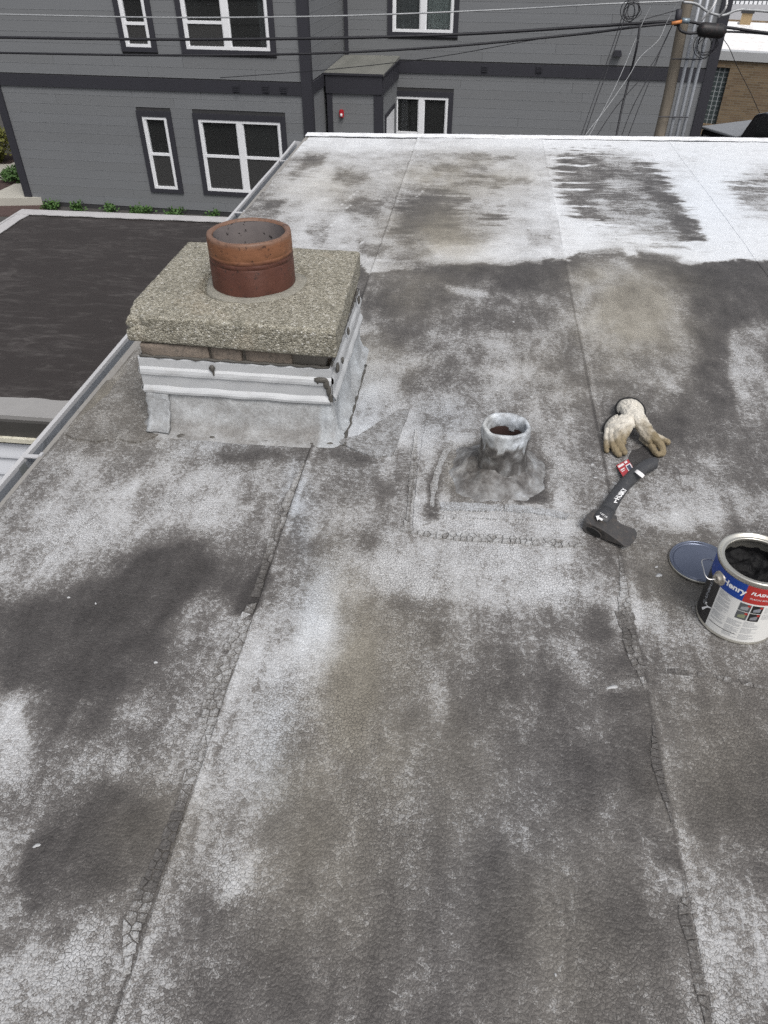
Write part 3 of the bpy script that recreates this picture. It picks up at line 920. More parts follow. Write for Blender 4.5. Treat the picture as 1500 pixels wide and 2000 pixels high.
for i in range(NU):
    for j in range(NV):
        bm.faces.new((capvert(i, j, NZ), capvert(i + 1, j, NZ), capvert(i + 1, j + 1, NZ), capvert(i, j + 1, NZ)))
        bm.faces.new((capvert(i, j, 0), capvert(i, j + 1, 0), capvert(i + 1, j + 1, 0), capvert(i + 1, j, 0)))
for k in range(NZ):
    for i in range(NU):
        bm.faces.new((capvert(i, 0, k), capvert(i + 1, 0, k), capvert(i + 1, 0, k + 1), capvert(i, 0, k + 1)))
        bm.faces.new((capvert(i + 1, NV, k), capvert(i, NV, k), capvert(i, NV, k + 1), capvert(i + 1, NV, k + 1)))
    for j in range(NV):
        bm.faces.new((capvert(NU, j, k), capvert(NU, j + 1, k), capvert(NU, j + 1, k + 1), capvert(NU, j, k + 1)))
        bm.faces.new((capvert(0, j + 1, k), capvert(0, j, k), capvert(0, j, k + 1), capvert(0, j + 1, k + 1)))
obj('cap_slab', bm, M_CAP, chim, True)

M_MORTAR = plain('grey_mortar', (.25, .24, .205), .95, var=.3, sc=45, bump=.9, bsc=150, grime=(.15, .14, .115))
bm = bmesh.new()
lathe(bm, [(.1135, .300), (.1135, .3290), (.120, .3280), (.130, .3265), (.1385, .3250), (.1405, .295)], 72,
      jit=lambda r, z, a, i: (r + (.003 * math.sin(3 * a + 1) + .002 * math.sin(7 * a)) * (i > 2) + (.012 if i > 2 and math.cos(a - R(-50)) > .2 else 0) * max(0, math.cos(a - R(-50))),
                              z + (i > 1) * (.002 * math.sin(5 * a) + .0035 * max(0, math.cos(a - R(-40))))))
obj('mortar_collar', bm, M_MORTAR, chim, True)

q = NT('fired_clay')
sepz = q.n.new('ShaderNodeSeparateXYZ'); q.put(sepz.inputs[0], q.P)
zz = q.math('ADD', sepz.outputs[2], q.math('MULTIPLY', q.math('SUBTRACT', q.noise(14, 4, .6), .5), .022))
low = q.mix(q.noise(18, 5, .65), (.060, .024, .018), (.115, .046, .031))
upc = q.mix(q.noise(22, 5, .7), (.155, .066, .036), (.265, .122, .062))
col = q.mix(q.smooth(zz, .412, .428), low, upc)
col = q.mix(q.smooth(zz, .455, .469), col, q.mix(q.noise(30, 4, .7), (.12, .064, .045), (.21, .122, .08)))
col = q.mix(q.math('MULTIPLY', q.smooth(q.noise(62, 4, .72), .56, .68), .8), col, (.035, .022, .018))
q.bump(q.noise(90, 4, .6), .35, .003)
M_CLAY = q.fin(col, q.math('MULTIPLY_ADD', q.noise(30, 3), .3, .35), 0, .35)
q = NT('sooty_clay_inside')
vv = q.voro(60, 'F1')
col = q.mix(q.noise(20, 4, .6), (.13, .115, .115), (.22, .195, .19))
col = q.mix(q.smooth(q.noise(70, 3, .6), .60, .68), col, (.035, .03, .03))
M_SOOT = q.fin(col, .9, 0, .2)
bm = bmesh.new()
prof = [(.1155, .29), (.1150, .398), (.1142, .400), (.1136, .4015), (.1140, .403), (.1148, .4045), (.1145, .4115), (.1137, .413), (.1137, .4145), (.1145, .416), (.1143, .4235), (.1136, .425), (.1142, .4265),
        (.1140, .440), (.1143, .455), (.1140, .464), (.1125, .4690), (.1090, .4708), (.1020, .4705), (.0985, .4690), (.0968, .4650)]
lathe(bm, prof, 96, jit=lambda r, z, a, i: (r + .0008 * math.sin(2 * a + .6) + .0004 * math.sin(9 * a + i), z + .0006 * math.sin(4 * a) * (z > .46)))
flue = obj('flue_tile', bm, M_CLAY, chim, True)
bm = bmesh.new()
lathe(bm, [(.0968, .4651), (.0962, .44), (.0962, .30), (.0962, .02)], 72)
bmesh.ops.reverse_faces(bm, faces=bm.faces[:])
obj('flue_lining', bm, M_SOOT, flue, True)

# brick stack: a mortar core with single bricks round it
M_BRICK = plain('grimy_brick', (.20, .165, .135), .9, var=.35, sc=26, bump=.8, bsc=120, grime=(.09, .08, .07))
bm = bmesh.new(); box(bm, BX0 + .012 - CX, BX1 - .012 - CX, BY0 + .012 - CY, BY1 - .012 - CY, 0, .250)
bmesh.ops.delete(bm, geom=[f for f in bm.faces if abs(f.normal.z) > .5 and f.calc_center_median().z > .2], context='FACES_ONLY')
core = obj('brick_stack', bm, plain('raked_mortar', (.17, .155, .135), .95, var=.3, sc=60, bump=.6), chim)


def brick(cx, cy, lx, ly, z0, z1, seed):
    bm = bmesh.new()
    bmesh.ops.create_cube(bm, size=1)
    bmesh.ops.subdivide_edges(bm, edges=bm.edges[:], cuts=4, use_grid_fill=True)
    for v in bm.verts:
        for ax in range(3):
            pass
        p = Vector((v.co.x * lx, v.co.y * ly, v.co.z * (z1 - z0)))
        nn = mnoise.noise_vector(p * 45 + Vector((seed, seed * 2.3, 0))) * .0032
        edge = sum(1 for c in v.co if abs(c) > .49)
        p *= 1 - .012 * max(0, edge - 1)
        v.co = p + nn
    o = obj('brick', bm, M_BRICK, chim, True)
    o.location = (cx - CX, cy - CY, (z0 + z1) / 2)


for zc0, zc1, off in ((.186, .2475, 0), (.118, .180, 1)):
    x = BX0; k = 0
    lens = (.196, .092, .135, .088) if off == 0 else (.10, .20, .12, .09)
    for l in lens:
        if x + l > BX1 + .01: l = BX1 - x
        if not (off == 0 and k == 3):
            brick(x + l / 2, BY0 + .02, l - .010, .04, zc0, zc1, k * 3.1 + off)
        else:
            brick(x + l / 2 - .008, BY0 + .034, l * .7, .04, zc0, zc1 - .012, 9)
        x += l; k += 1
    for xx, sgn in ((BX1 - .02, 0), (BX0 + .02, 1)):
        y = BY0 + .045
        for l in (.11, .19, .10, .07):
            brick(xx, y + l / 2, .04, l - .010, zc0, zc1, y * 9 + sgn)
            y += l

# aluminium counterflashing, folded profile on each side
q = NT('mill_aluminium')
n = q.noise(3.0, 3, .5, v=q.scale(q.P, (2, 2, 30)))
col = q.mix(q.noise(24, 5, .7), (.43, .44, .45), (.56, .57, .58))
col = q.mix(q.math('MULTIPLY', q.smooth(q.noise(12, 6, .75), .54, .74), .5), col, (.30, .29, .27))
M_ALU = q.fin(col, q.math('MULTIPLY_ADD', q.noise(40, 3), .2, .42), .25, .4)
PROF = [(.003, .213), (.005, .207), (.0055, .184), (.0105, .1775), (.0125, .170), (.0125, .1635), (.0075, .159), (.007, .127), (.0125, .119), (.0150, .114), (.0145, .108), (.011, .107)]


def flashing(p0, p1, nrm, drop=0.0, ext=.006, name='counterflashing'):
    bm = bmesh.new(); d = (p1 - p0).normalized()
    a, b = p0 - d * ext, p1 + d * ext
    N = 24
    rows = []
    for k in range(N + 1):
        t = k / N; base = a.lerp(b, t)
        rows.append([bm.verts.new((base.x + nrm.x * (o + .0008 * math.sin(k * 1.3 + i)) - CX, base.y + nrm.y * (o + .0008 * math.sin(k * 1.3 + i)) - CY,
                                   z - drop * t + .0012 * math.sin(k * .9) * (i > 6))) for i, (o, z) in enumerate(PROF)])
    for k in range(N):
        for i in range(len(PROF) - 1):
            bm.faces.new((rows[k][i + 1], rows[k + 1][i + 1], rows[k + 1][i], rows[k][i]))
    o = obj(name, bm, M_ALU, chim)
    m = o.modifiers.new('t', 'SOLIDIFY'); m.thickness = .0012; m.offset = 1
    return o


flashing(Vector((BX0, BY0)), Vector((BX1, BY0)), Vector((0, -1)), .004)
flashing(Vector((BX1, BY0)), Vector((BX1, BY1)), Vector((1, 0)), -.004)
flashing(Vector((BX1, BY1)), Vector((BX0, BY1)), Vector((0, 1)))
flashing(Vector((BX0, BY1)), Vector((BX0, BY0)), Vector((-1, 0)))

# membrane skirt
M_SKIRT = skirt_material('silver_coated_flashing')
prof_s = [(.0025, .128), (.004, .108), (.008, .086), (.012, .062), (.017, .040), (.024, .022), (.035, .0105), (.052, .0050), (.064, -.003)]
bm = bmesh.new(); ring_pts = []
cor = [Vector((BX0, BY0)), Vector((BX1, BY0)), Vector((BX1, BY1)), Vector((BX0, BY1))]
nr = [Vector((0, -1)), Vector((1, 0)), Vector((0, 1)), Vector((-1, 0))]
for e in range(4):
    a, b = cor[e], cor[(e + 1) % 4]
    N = 44
    for k in range(N): ring_pts.append((a.lerp(b, k / N), nr[e], k / N, e))
    for k in range(8):
        t = k / 8; ang = t * math.pi / 2
        n0 = nr[e]; n1_ = nr[(e + 1) % 4]
        ring_pts.append((b, (n0 * math.cos(ang) + n1_ * math.sin(ang)), t, e + 10))
rows = []
for i, (o, z) in enumerate(prof_s):
    row = []
    for idx, (p, nn, t, e) in enumerate(ring_pts):
        oo = o * (1.2 if e == 0 else .60)
        if e == 10: oo = o * (1.2 * (1 - t) + .60 * t) * (1 + .06 * math.sin(t * 9))
        q_ = p + nn * oo
        w = Vector((q_.x * 14, q_.y * 14, z * 30))
        amp = .006 * (0.15 if i < 2 else 1 if i < 7 else .3)
        dsp = amp * mnoise.noise(w) + .0035 * (i > 1) * mnoise.noise(w * 3.1) * (i < 7)
        if e in (1, 10): dsp += .0035 * (1 < i < 7) * math.sin(t * 16 + i * .5)
        q_ = q_ + nn * dsp
        zz_ = z + surf(q_.x, q_.y) * (i > 4) + (.0025 * mnoise.noise(w * 2) if 3 < i < 8 else 0)
        row.append(bm.verts.new((q_.x - CX, q_.y - CY, zz_)))
    rows.append(row)
L_ = len(ring_pts)
for i in range(len(rows) - 1):
    for k in range(L_):
        l = (k + 1) % L_
        bm.faces.new((rows[i + 1][k], rows[i + 1][l], rows[i][l], rows[i][k]))
bmesh.ops.recalc_face_normals(bm, faces=bm.faces[:])
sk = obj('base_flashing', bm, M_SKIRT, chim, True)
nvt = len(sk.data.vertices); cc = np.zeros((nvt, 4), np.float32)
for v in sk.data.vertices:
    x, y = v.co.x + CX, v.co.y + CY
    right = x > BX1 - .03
    cc[v.index] = (.590 + .05 * right + .12 * mnoise.noise(Vector((x * 11, y * 11, v.co.z * 14))) - (.10 if v.co.z < .025 and not right else 0), .15, .2 + .35 * right, .0)  # right side paler and bluer: its cool sky light put into the colour
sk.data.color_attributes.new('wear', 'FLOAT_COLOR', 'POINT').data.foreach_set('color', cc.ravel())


def strip(pts, th, mat, tone, name, n=(0, -1)):
    """a lapped piece of membrane on the front of the skirt: (x, offset, z) corners"""
    bm = bmesh.new(); prof_n = 10; cols = 8
    (xa, xb, z1, z0) = pts
    g = []
    for i in range(prof_n + 1):
        t = i / prof_n; z = z1 + (z0 - z1) * t
        o = np.interp(-z, [-p[1] for p in prof_s], [p[0] for p in prof_s]) * 1.25 + .0035 + .001 * t
        g.append([bm.verts.new((xa + (xb - xa) * (k / cols) - CX + .002 * math.sin(i * 2 + k), BY0 - o - CY - .0015 * math.sin(k * 1.1 + i * .7) - .004 * (k == cols) * t, z)) for k in range(cols + 1)])
    for i in range(prof_n):
        for k in range(cols):
            bm.faces.new((g[i + 1][k], g[i + 1][k + 1], g[i][k + 1], g[i][k]))
    o = obj(name, bm, mat, chim, True); set_wear(o.data, *tone)
    m = o.modifiers.new('t', 'SOLIDIFY'); m.thickness = th; m.offset = 1
    return o


strip((BX0 - .004, BX0 + .062, .108, .0070), .0035, M_SKIRT, (.56, .1, .4, 0), 'corner_strip')

M_SEAL = plain('dark_roof_sealant', (.075, .07, .062), .5, var=.3, sc=50)


def blob(p, r, sx, sy, sz, parent, mat, name='sealant_blob', off=(0, 0, 0)):
    bm = bmesh.new(); bmesh.ops.create_icosphere(bm, subdivisions=3, radius=1)
    for v in bm.verts:
        k = 1 + .28 * mnoise.noise(v.co * 1.8 + Vector((p[0] * 90, p[1] * 70, p[2] * 50)))
        v.co = Vector((v.co.x * sx, v.co.y * sy, v.co.z * sz)) * r * k
    o = obj(name, bm, mat, parent, True)
    o.location = (p[0] - off[0], p[1] - off[1], p[2] - off[2])
    return o


OFFC = (CX, CY, 0)
for x, z, r, sx, sz in ((-.668, .192, .010, .8, 1.0), (-.666, .178, .005, .6, 2.0), (-.372, .176, .013, 1.5, .6), (-.358, .165, .010, .9, 1.6), (-.352, .145, .009, .8, 2.2), (-.348, .120, .009, .7, 2.0), (-.381, .168, .006, .8, 1.1)):
    blob((x, BY0 - .012, z), r, sx, .55, sz, chim, M_SEAL, off=OFFC)
for y, z, r in ((1.76, .19, .010), (1.95, .205, .008), (1.84, .17, .007), (2.16, .21, .009)):
    blob((BX1 + .016, y, z), r, .5, 1.0, 1.5, chim, M_SEAL, off=OFFC)
bm = bmesh.new()
foot = []
for k in range(60):
    x = BX0 - .03 + (BX1 - BX0 + .075) * k / 59
    foot.append(Vector((x, BY0 - .058 + .010 * mnoise.noise(Vector((x * 25, 1, 2))), 0)))
for k in range(1, 26):
    y = BY0 - .05 + (BY1 - BY0) * .9 * k / 25
    foot.append(Vector((BX1 + .040 + .006 * mnoise.noise(Vector((y * 25, 5, 2))), y, 0)))
tube(bm, [(p.x - CX, p.y - CY, surf(p.x, p.y) + .0015) for p in foot], [max(.0012, .0062 * (.55 + 1.1 * mnoise.noise(p * 33 + Vector((4, 0, 0))))) for p in foot], 8)
for v in bm.verts: v.co += mnoise.noise_vector(v.co * 60) * .003
obj('tar_bead', bm, M_SEAL, chim, True)
bm = bmesh.new()
for e in range(2):
    a, b = cor[e], cor[e + 1]
    tube(bm, [(a.lerp(b, k / 30).x + nr[e].x * .004 - CX, a.lerp(b, k / 30).y + nr[e].y * .004 - CY, .214 + .0015 * math.sin(k * 1.9) - .004 * (k / 30 if e == 0 else 1 - k / 30)) for k in range(31)], [.0042 + .0014 * math.sin(k * 2.3) for k in range(31)], 8)
obj('sealant_bead', bm, M_SEAL, chim, True)

# ================================================================ VENT PIPE
VX, VY = .1205, 1.588
vent = tag(empty('vent_pipe', (VX, VY, 0)), 'stubby roof vent pipe coated in flaking grey and white', 'vent pipe')


def vj(r, z, a, i):
    w = Vector((math.cos(a) * r * 22, math.sin(a) * r * 22, z * 25 + 4))
    k = mnoise.noise(w) * .0060 + mnoise.noise(w * 2.7) * .0042 + mnoise.noise(w * 6) * .002
    f = 1.0 if z < .146 else .45
    return r + k * f, z + (mnoise.noise(w * 1.5 + Vector((5, 5, 5))) * .0035 if z > .14 or z < .05 else 0)


bm = bmesh.new()
lathe(bm, [(.0700, -.004), (.0680, .012), (.0660, .028), (.0640, .044), (.0625, .060), (.0615, .072), (.0612, .084), (.0606, .096), (.0603, .108), (.0600, .120), (.0606, .130), (.0600, .140), (.0610, .147), (.0585, .1515), (.0535, .1525), (.0495, .149), (.0480, .142), (.0475, .125), (.0472, .108)], 96, jit=vj)
vp = obj('coated_sleeve', bm, M_SKIRT, vent, True)
cc = np.zeros((len(vp.data.vertices), 4), np.float32)
for v in vp.data.vertices:
    th = math.atan2(v.co.y, v.co.x); nn_ = mnoise.noise(v.co * 34) * .5 + mnoise.noise(v.co * 80) * .4
    t = .50 + nn_
    rag = v.co.z + .030 * mnoise.noise(Vector((math.cos(th) * 3, math.sin(th) * 3, 2))) + .012 * mnoise.noise(v.co * 60)
    if rag > .112: t = .70 + nn_ * .5
    elif rag > .036: t = .24 + nn_ * .55
    else: t = .34 + nn_ * .45
    cc[v.index] = (max(0, min(1, t)), .45 * max(0, math.cos(th - R(200))), .45, .0)
vp.data.color_attributes.new('wear', 'FLOAT_COLOR', 'POINT').data.foreach_set('color', cc.ravel())
# lumpy tar mound round the foot, squarish in plan, and the torn flashing sheet beneath it
bm = bmesh.new(); NA_, NR_ = 120, 26; rows = []; tones = []
for i in range(NR_ + 1):
    t = i / NR_; row = []
    for k in range(NA_):
        a = 2 * math.pi * k / NA_; ca, sa = math.cos(a), math.sin(a)
        sq = 1 / (abs(ca) ** 3.5 + abs(sa) ** 3.5) ** (1 / 3.5)
        r = .060 + t * (.128 * sq * (1.08 if ca < 0 else .95) - .060 + .014 * mnoise.noise(Vector((ca * 4, sa * 4, 1))))
        x, y = r * ca, r * sa
        w = Vector((x * 26, y * 26, 7.3))
        f_ = (1 - t) ** 1.5
        hz = f_ * .040 * (1 + .45 * mnoise.noise(w * .8)) + (1 - t) ** .4 * (.0065 * mnoise.noise(w * 1.2) + .0035 * mnoise.noise(w * 3.2) + .0018 * mnoise.noise(w * 8)) + .005 * (1 - t ** 4)
        if t > .999: hz = -.003
        row.append(bm.verts.new((x, y, max(-.003, hz) + surf(VX + x, VY + y))))
        tn = .37 + .20 * mnoise.noise(w * 1.1) + .12 * mnoise.noise(w * 4) + (.05 if t > .8 else 0) - (.10 if t < .35 else 0)
        tones.append((max(.05, min(.85, tn)), .55 * max(0, -ca) * (1 - t), .35, 0))
    rows.append(row)
for i in range(NR_):
    for k in range(NA_):
        l = (k + 1) % NA_
        bm.faces.new((rows[i][k], rows[i + 1][k], rows[i + 1][l], rows[i][l]))
tm = obj('tar_mound', bm, M_SKIRT, vent, True)
tm.data.color_attributes.new('wear', 'FLOAT_COLOR', 'POINT').data.foreach_set('color', np.array(tones, np.float32).ravel())
bm = bmesh.new()
lathe(bm, [(.0465, .118), (.0450, .116), (.0448, .06), (.0446, -.2)], 48)
bmesh.ops.reverse_faces(bm, faces=bm.faces[:])
obj('rusty_pipe', bm, plain('rusty_iron', (.030, .016, .013), .9, var=.5, sc=30, bump=.5), vent, True)


# ================================================================ GUTTER
M_GUT = plain('weathered_gutter_metal', (.36, .38, .41), .42, metal=.5, var=.12, sc=10, grime=(.20, .21, .22))
M_GUTLIP = plain('white_gutter_lip', (.47, .47, .48), .5, metal=.1, var=.08, sc=10)
gut = tag(empty('rain_gutter', (ROOF_L, 0, 0)), 'long grey metal rain gutter running along the left roof edge', 'gutter')
GV0, GV1 = V0, 5.07
GP = [(-0.016, -0.02), (-0.0168, -0.07), (-0.0216, -0.082), (-0.04, -0.082), (-0.048, -0.072), (-0.052, -0.045), (-0.0552, -0.022)]
LIP = [(-0.0552, -0.022), (-0.0566, -0.011), (-0.0648, -0.007), (-0.0664, -0.011), (-0.0664, -0.024), (-0.0652, -0.026)]


def extr(name, prof, v0, v1, mat, parent, th=.0014, seg=20):
    bm = bmesh.new(); rows = []
    for k in range(seg + 1):
        v = v0 + (v1 - v0) * k / seg
        rows.append([bm.verts.new((x + .0012 * math.sin(k * 2.1), v, z + .0010 * math.sin(k * 1.3))) for x, z in prof])
    for k in range(seg):
        for i in range(len(prof) - 1):
            bm.faces.new((rows[k][i], rows[k][i + 1], rows[k + 1][i + 1], rows[k + 1][i]))
    o = obj(name, bm, mat, parent)
    if th:
        m = o.modifiers.new('t', 'SOLIDIFY'); m.thickness = th; m.offset = 0
    return o


extr('trough', GP, GV0, GV1, M_GUT, gut)
extr('front_lip', LIP, GV0, GV1, M_GUTLIP, gut)
bm = bmesh.new(); prism(bm, [(p[0], p[1]) for p in [(-.014, -.012)] + GP + [(-.0664, -.008)]], 0, .003)
cap = obj('end_cap', bm, M_GUTLIP, gut); cap.rotation_euler = (math.pi / 2, 0, 0); cap.location = (0, GV1, 0)
for py_, px_ in ((1020, -40), (898, 70), (420, 478), (318, 553), (560, 370)):
    v = at(px_, py_, -.02).y
    if v > GV1 - .05: continue
    bm = bmesh.new()
    box(bm, -.0655, -.006, v - .0075, v + .0075, -.0105, -.0075)
    box(bm, -.012, -.004, v - .0075, v + .0075, -.0105, .0015)
    obj('hanger_strap', bm, M_GUTLIP, gut)
bm = bmesh.new()
vj_ = at(45, 930, -.06).y
for k in range(len(GP) - 1):
    (x0, z0), (x1, z1) = GP[k], GP[k + 1]
    vs_ = [bm.verts.new((x0 * .985, vj_ - .02, z0 + .0035)), bm.verts.new((x1 * .985, vj_ - .02, z1 + .0035)), bm.verts.new((x1 * .985, vj_ + .012, z1 + .0035)), bm.verts.new((x0 * .985, vj_ + .012, z0 + .0035))]
    bm.faces.new(vs_)
obj('sealed_joint', bm, plain('joint_sealant', (.16, .17, .17), .5, var=.3, sc=60), gut)

# ================================================================ CAN OF ROOF CEMENT AND ITS LID
KX, KY, KR, KH = .606, 1.137, .0750, .1693
can = tag(empty('cement_can', (KX, KY, surf(KX, KY) + .001), 0), 'open can of black roof cement with blue, red and white label', 'can')
M_TIN = plain('tinplate', (.62, .60, .54), .28, metal=.85, var=.1, sc=20)
bm = bmesh.new()
lathe(bm, [(.0, .004), (KR - .004, .004), (KR - .001, .0), (KR + .0015, .001), (KR + .0018, .004), (KR, .006), (KR, KH - .012), (KR + .0012, KH - .010), (KR + .0026, KH - .004), (KR + .0022, KH - .0005), (KR + .0002, KH), (KR - .0024, KH - .0012), (KR - .0040, KH - .0045), (KR - .0085, KH - .0062), (KR - .0105, KH - .0045), (KR - .0118, KH - .006), (KR - .0120, KH - .012), (KR - .006, KH - .016), (KR - .0035, KH - .022), (KR - .0035, .05)], 96)
obj('can_body', bm, M_TIN, can, True)
M_TAR = plain('wet_black_cement', (.005, .005, .0058), .65, var=.5, sc=60, spec=.2, bump=.6, bsc=120)
bm = bmesh.new()
NR, NA = 26, 84; rows = []
for i in range(NR + 1):
    r = (KR - .0036) * i / NR
    rows.append([bm.verts.new((r * math.cos(2 * math.pi * k / NA), r * math.sin(2 * math.pi * k / NA),
                               KH - .052 + .010 * mnoise.noise(Vector((r * math.cos(2 * math.pi * k / NA) * 45, r * math.sin(2 * math.pi * k / NA) * 45, 2))) + .005 * mnoise.noise(Vector((r * math.cos(2 * math.pi * k / NA) * 130, r * math.sin(2 * math.pi * k / NA) * 130, 5))) + .010 * (i / NR) ** 3)) for k in range(NA)])
for i in range(NR):
    for k in range(NA):
        l = (k + 1) % NA
        if i == 0: continue
        bm.faces.new((rows[i][k], rows[i][l], rows[i + 1][l], rows[i + 1][k]))
bm.faces.new(rows[1])
for v in rows[0]: bm.verts.remove(v)
bmesh.ops.recalc_face_normals(bm, faces=bm.faces[:])
obj('black_cement', bm, M_TAR, can, True)
bm = bmesh.new()
lathe(bm, [(KR - .0037, KH - .042), (KR - .0037, KH - .034)], 72, jit=lambda r, z, a, i: (r - .0004, z + (.007 * mnoise.noise(Vector((math.cos(a) * 5, math.sin(a) * 5, 1))) if i else -.02)))
bmesh.ops.reverse_faces(bm, faces=bm.faces[:])
obj('cement_smear', bm, M_TAR, can, True)


def flatm(name, col, rough=.4):
    return plain(name, col, rough, var=.05, sc=30, spec=.45)


M_BLUE = flatm('label_blue', (.012, .055, .30)); M_RED = flatm('label_red', (.42, .035, .03)); M_WHITE = flatm('label_white', (.74, .735, .71))
M_BLACK = flatm('label_black', (.018, .017, .018)); M_GREYPRINT = flatm('label_fine_print', (.33, .34, .36)); M_GREYPIC = flatm('label_picture', (.10, .105, .11)); M_WPRINT = flatm('label_white_print', (.86, .86, .86))


def wrap(name, a0, a1, z0, z1, mat, off, parent=None, skew0=0.0, skew1=0.0):
    """a patch of the printed label between two angles; skew tilts its lower/upper edges"""
    bm = bmesh.new(); n = max(2, int(abs(a1 - a0) / 3)); r = KR + off
    lo, hi = [], []
    for k in range(n + 1):
        t = k / n; a = R(a0 + (a1 - a0) * t)
        lo.append(bm.verts.new((r * math.cos(a), r * math.sin(a), z0 + skew0 * t)))
        hi.append(bm.verts.new((r * math.cos(a), r * math.sin(a), z1 + skew1 * t)))
    for k in range(n): bm.faces.new((lo[k], lo[k + 1], hi[k + 1], hi[k]))
    return obj(name, bm, mat, parent or can, True)


lab = wrap('label', -205, 155, .0075, KH - .0125, M_WHITE, .0004)
wrap('blue_band', -205, -117, .118, KH - .0125, M_BLUE, .0007, lab, -.004, 0)
wrap('red_band', -117, 20, .114, KH - .0125, M_RED, .0007, lab, .0, 0)
wrap('black_panel', -205, -154, .0075, .118, M_BLACK, .0007, lab, 0, -.002)
wrap('blue_band', 60, 155, .116, KH - .0125, M_BLUE, .0007, lab)
for i, (a0, a1, z0, z1) in enumerate(((-118, -102, .090, .110), (-100.5, -85, .090, .110), (-118, -102, .068, .0885), (-100.5, -85, .068, .0885))):
    pan = wrap('picture_panel', a0, a1, z0, z1, (M_GREYPIC, M_BLACK, M_GREYPIC, M_BLACK)[i], .0007, lab)
    wrap('picture_panel', a0 + 3, a1 - 3, z0 + .003, z0 + .010, (flatm('picture_grey', (.30, .31, .32)), flatm('picture_grey', (.24, .25, .28)), flatm('picture_green', (.24, .26, .16)), flatm('picture_grey', (.22, .22, .24)))[i], .0009, lab, .002, .006)
    wrap('picture_panel', a1 - 5, a1 - 1, z1 - .006, z1 - .001, M_RED, .0010, lab)
bm = bmesh.new()
for col0, col1, zt, zb in ((-151, -129, .112, .034), (-126, -105, .060, .014), (-103, -80, .064, .012), (-82, -55, .106, .070)):
    z = zt; k = 0
    while z > zb:
        a1 = col1 - random.choice((0, 0, 1, 3, 8)); n = 6; r = KR + .0008
        if k % 7 != 6:
            lo = [bm.verts.new((r * math.cos(R(col0 + (a1 - col0) * t / n)), r * math.sin(R(col0 + (a1 - col0) * t / n)), z)) for t in range(n + 1)]
            hi = [bm.verts.new((r * math.cos(R(col0 + (a1 - col0) * t / n)), r * math.sin(R(col0 + (a1 - col0) * t / n)), z + .00075)) for t in range(n + 1)]
            for t in range(n): bm.faces.new((lo[t], lo[t + 1], hi[t + 1], hi[t]))
        z -= .0026; k += 1
obj('fine_print', bm, M_GREYPRINT, lab)
wrap('rule_line', -151, -108, .026, .0272, M_BLACK, .0008, lab, -.001, -.001)


def wrap_text(s, size, ac, zc, mat, shear=0., rot=0., bold=0., sx=1.0):
    me = text_mesh(s, size, 0, shear, bold)
    r = KR + .0011
    for v in me.vertices:
        x, y = v.co.x * sx, v.co.y
        x, y = x * math.cos(rot) - y * math.sin(rot), x * math.sin(rot) + y * math.cos(rot)
        a = R(ac) + x / KR
        v.co = (r * math.cos(a), r * math.sin(a), zc + y)
    return link('lettering', me, mat, lab)


wrap_text('Henry', .0190, -134.5, .1365, M_WPRINT, bold=.0006)
wrap_text('FLASHMASTER', .0105, -84, .1400, M_WPRINT, shear=.2, bold=.0003)
wrap_text('PLASTIC ROOF CEMENT', .0055, -86, .1265, M_WPRINT, shear=.2)
wrap_text('7', .034, -168, .040, M_WPRINT, shear=.35, bold=.0014)
wrap_text('FLASHMASTER', .0130, -172, .085, M_GREYPRINT, rot=math.pi / 2, bold=.0002)
M_WIRE = plain('galvanised_wire', (.55, .55, .55), .3, metal=.9)
# bail ear: stamped boss on the side, with its wire hanging off it
ea = R(-160); ez = .131
ear = Matrix.Translation((0, 0, ez)) @ Matrix.Rotation(ea, 4, 'Z') @ Matrix.Rotation(math.pi / 2, 4, 'Y')
bm = bmesh.new()
lathe(bm, [(.0150, KR - .001), (.0148, KR + .0022), (.0125, KR + .0034), (.0098, KR + .0040), (.0092, KR + .0088), (.0080, KR + .0100), (.0050, KR + .0100), (.0042, KR + .0085), (.0, KR + .0080)], 40)
bmesh.ops.transform(bm, matrix=ear, verts=bm.verts[:])
obj('handle_ear', bm, plain('ear_metal', (.50, .46, .40), .3, metal=.8), can, True)
e0 = Vector((KR * math.cos(ea), KR * math.sin(ea), ez)); er = Vector((math.cos(ea), math.sin(ea), 0)); et = Vector((-math.sin(ea), math.cos(ea), 0))
bm = bmesh.new()
bail = [e0 + er * .006, e0 + er * .014, e0 + er * .024 - et * .003, e0 + er * .027 - et * .012 + Vector((0, 0, .004)), e0 + er * .022 - et * .026 + Vector((0, 0, .006)), e0 + er * .010 - et * .050 + Vector((0, 0, .004))]
ring = []
for k in range(1, 16):
    a = ea - (.65 + (math.pi - 1.3) * k / 16)
    ring.append(Vector(((KR + .006) * math.cos(a), (KR + .006) * math.sin(a), ez + .004 - .045 * math.sin(math.pi * k / 16))))
eb = Vector((-e0.x, -e0.y, ez))
tube(bm, catmull(bail + ring + [eb - er * .014, eb - er * .004], 5), .0013, 8)
obj('wire_bail', bm, M_WIRE, can, True)

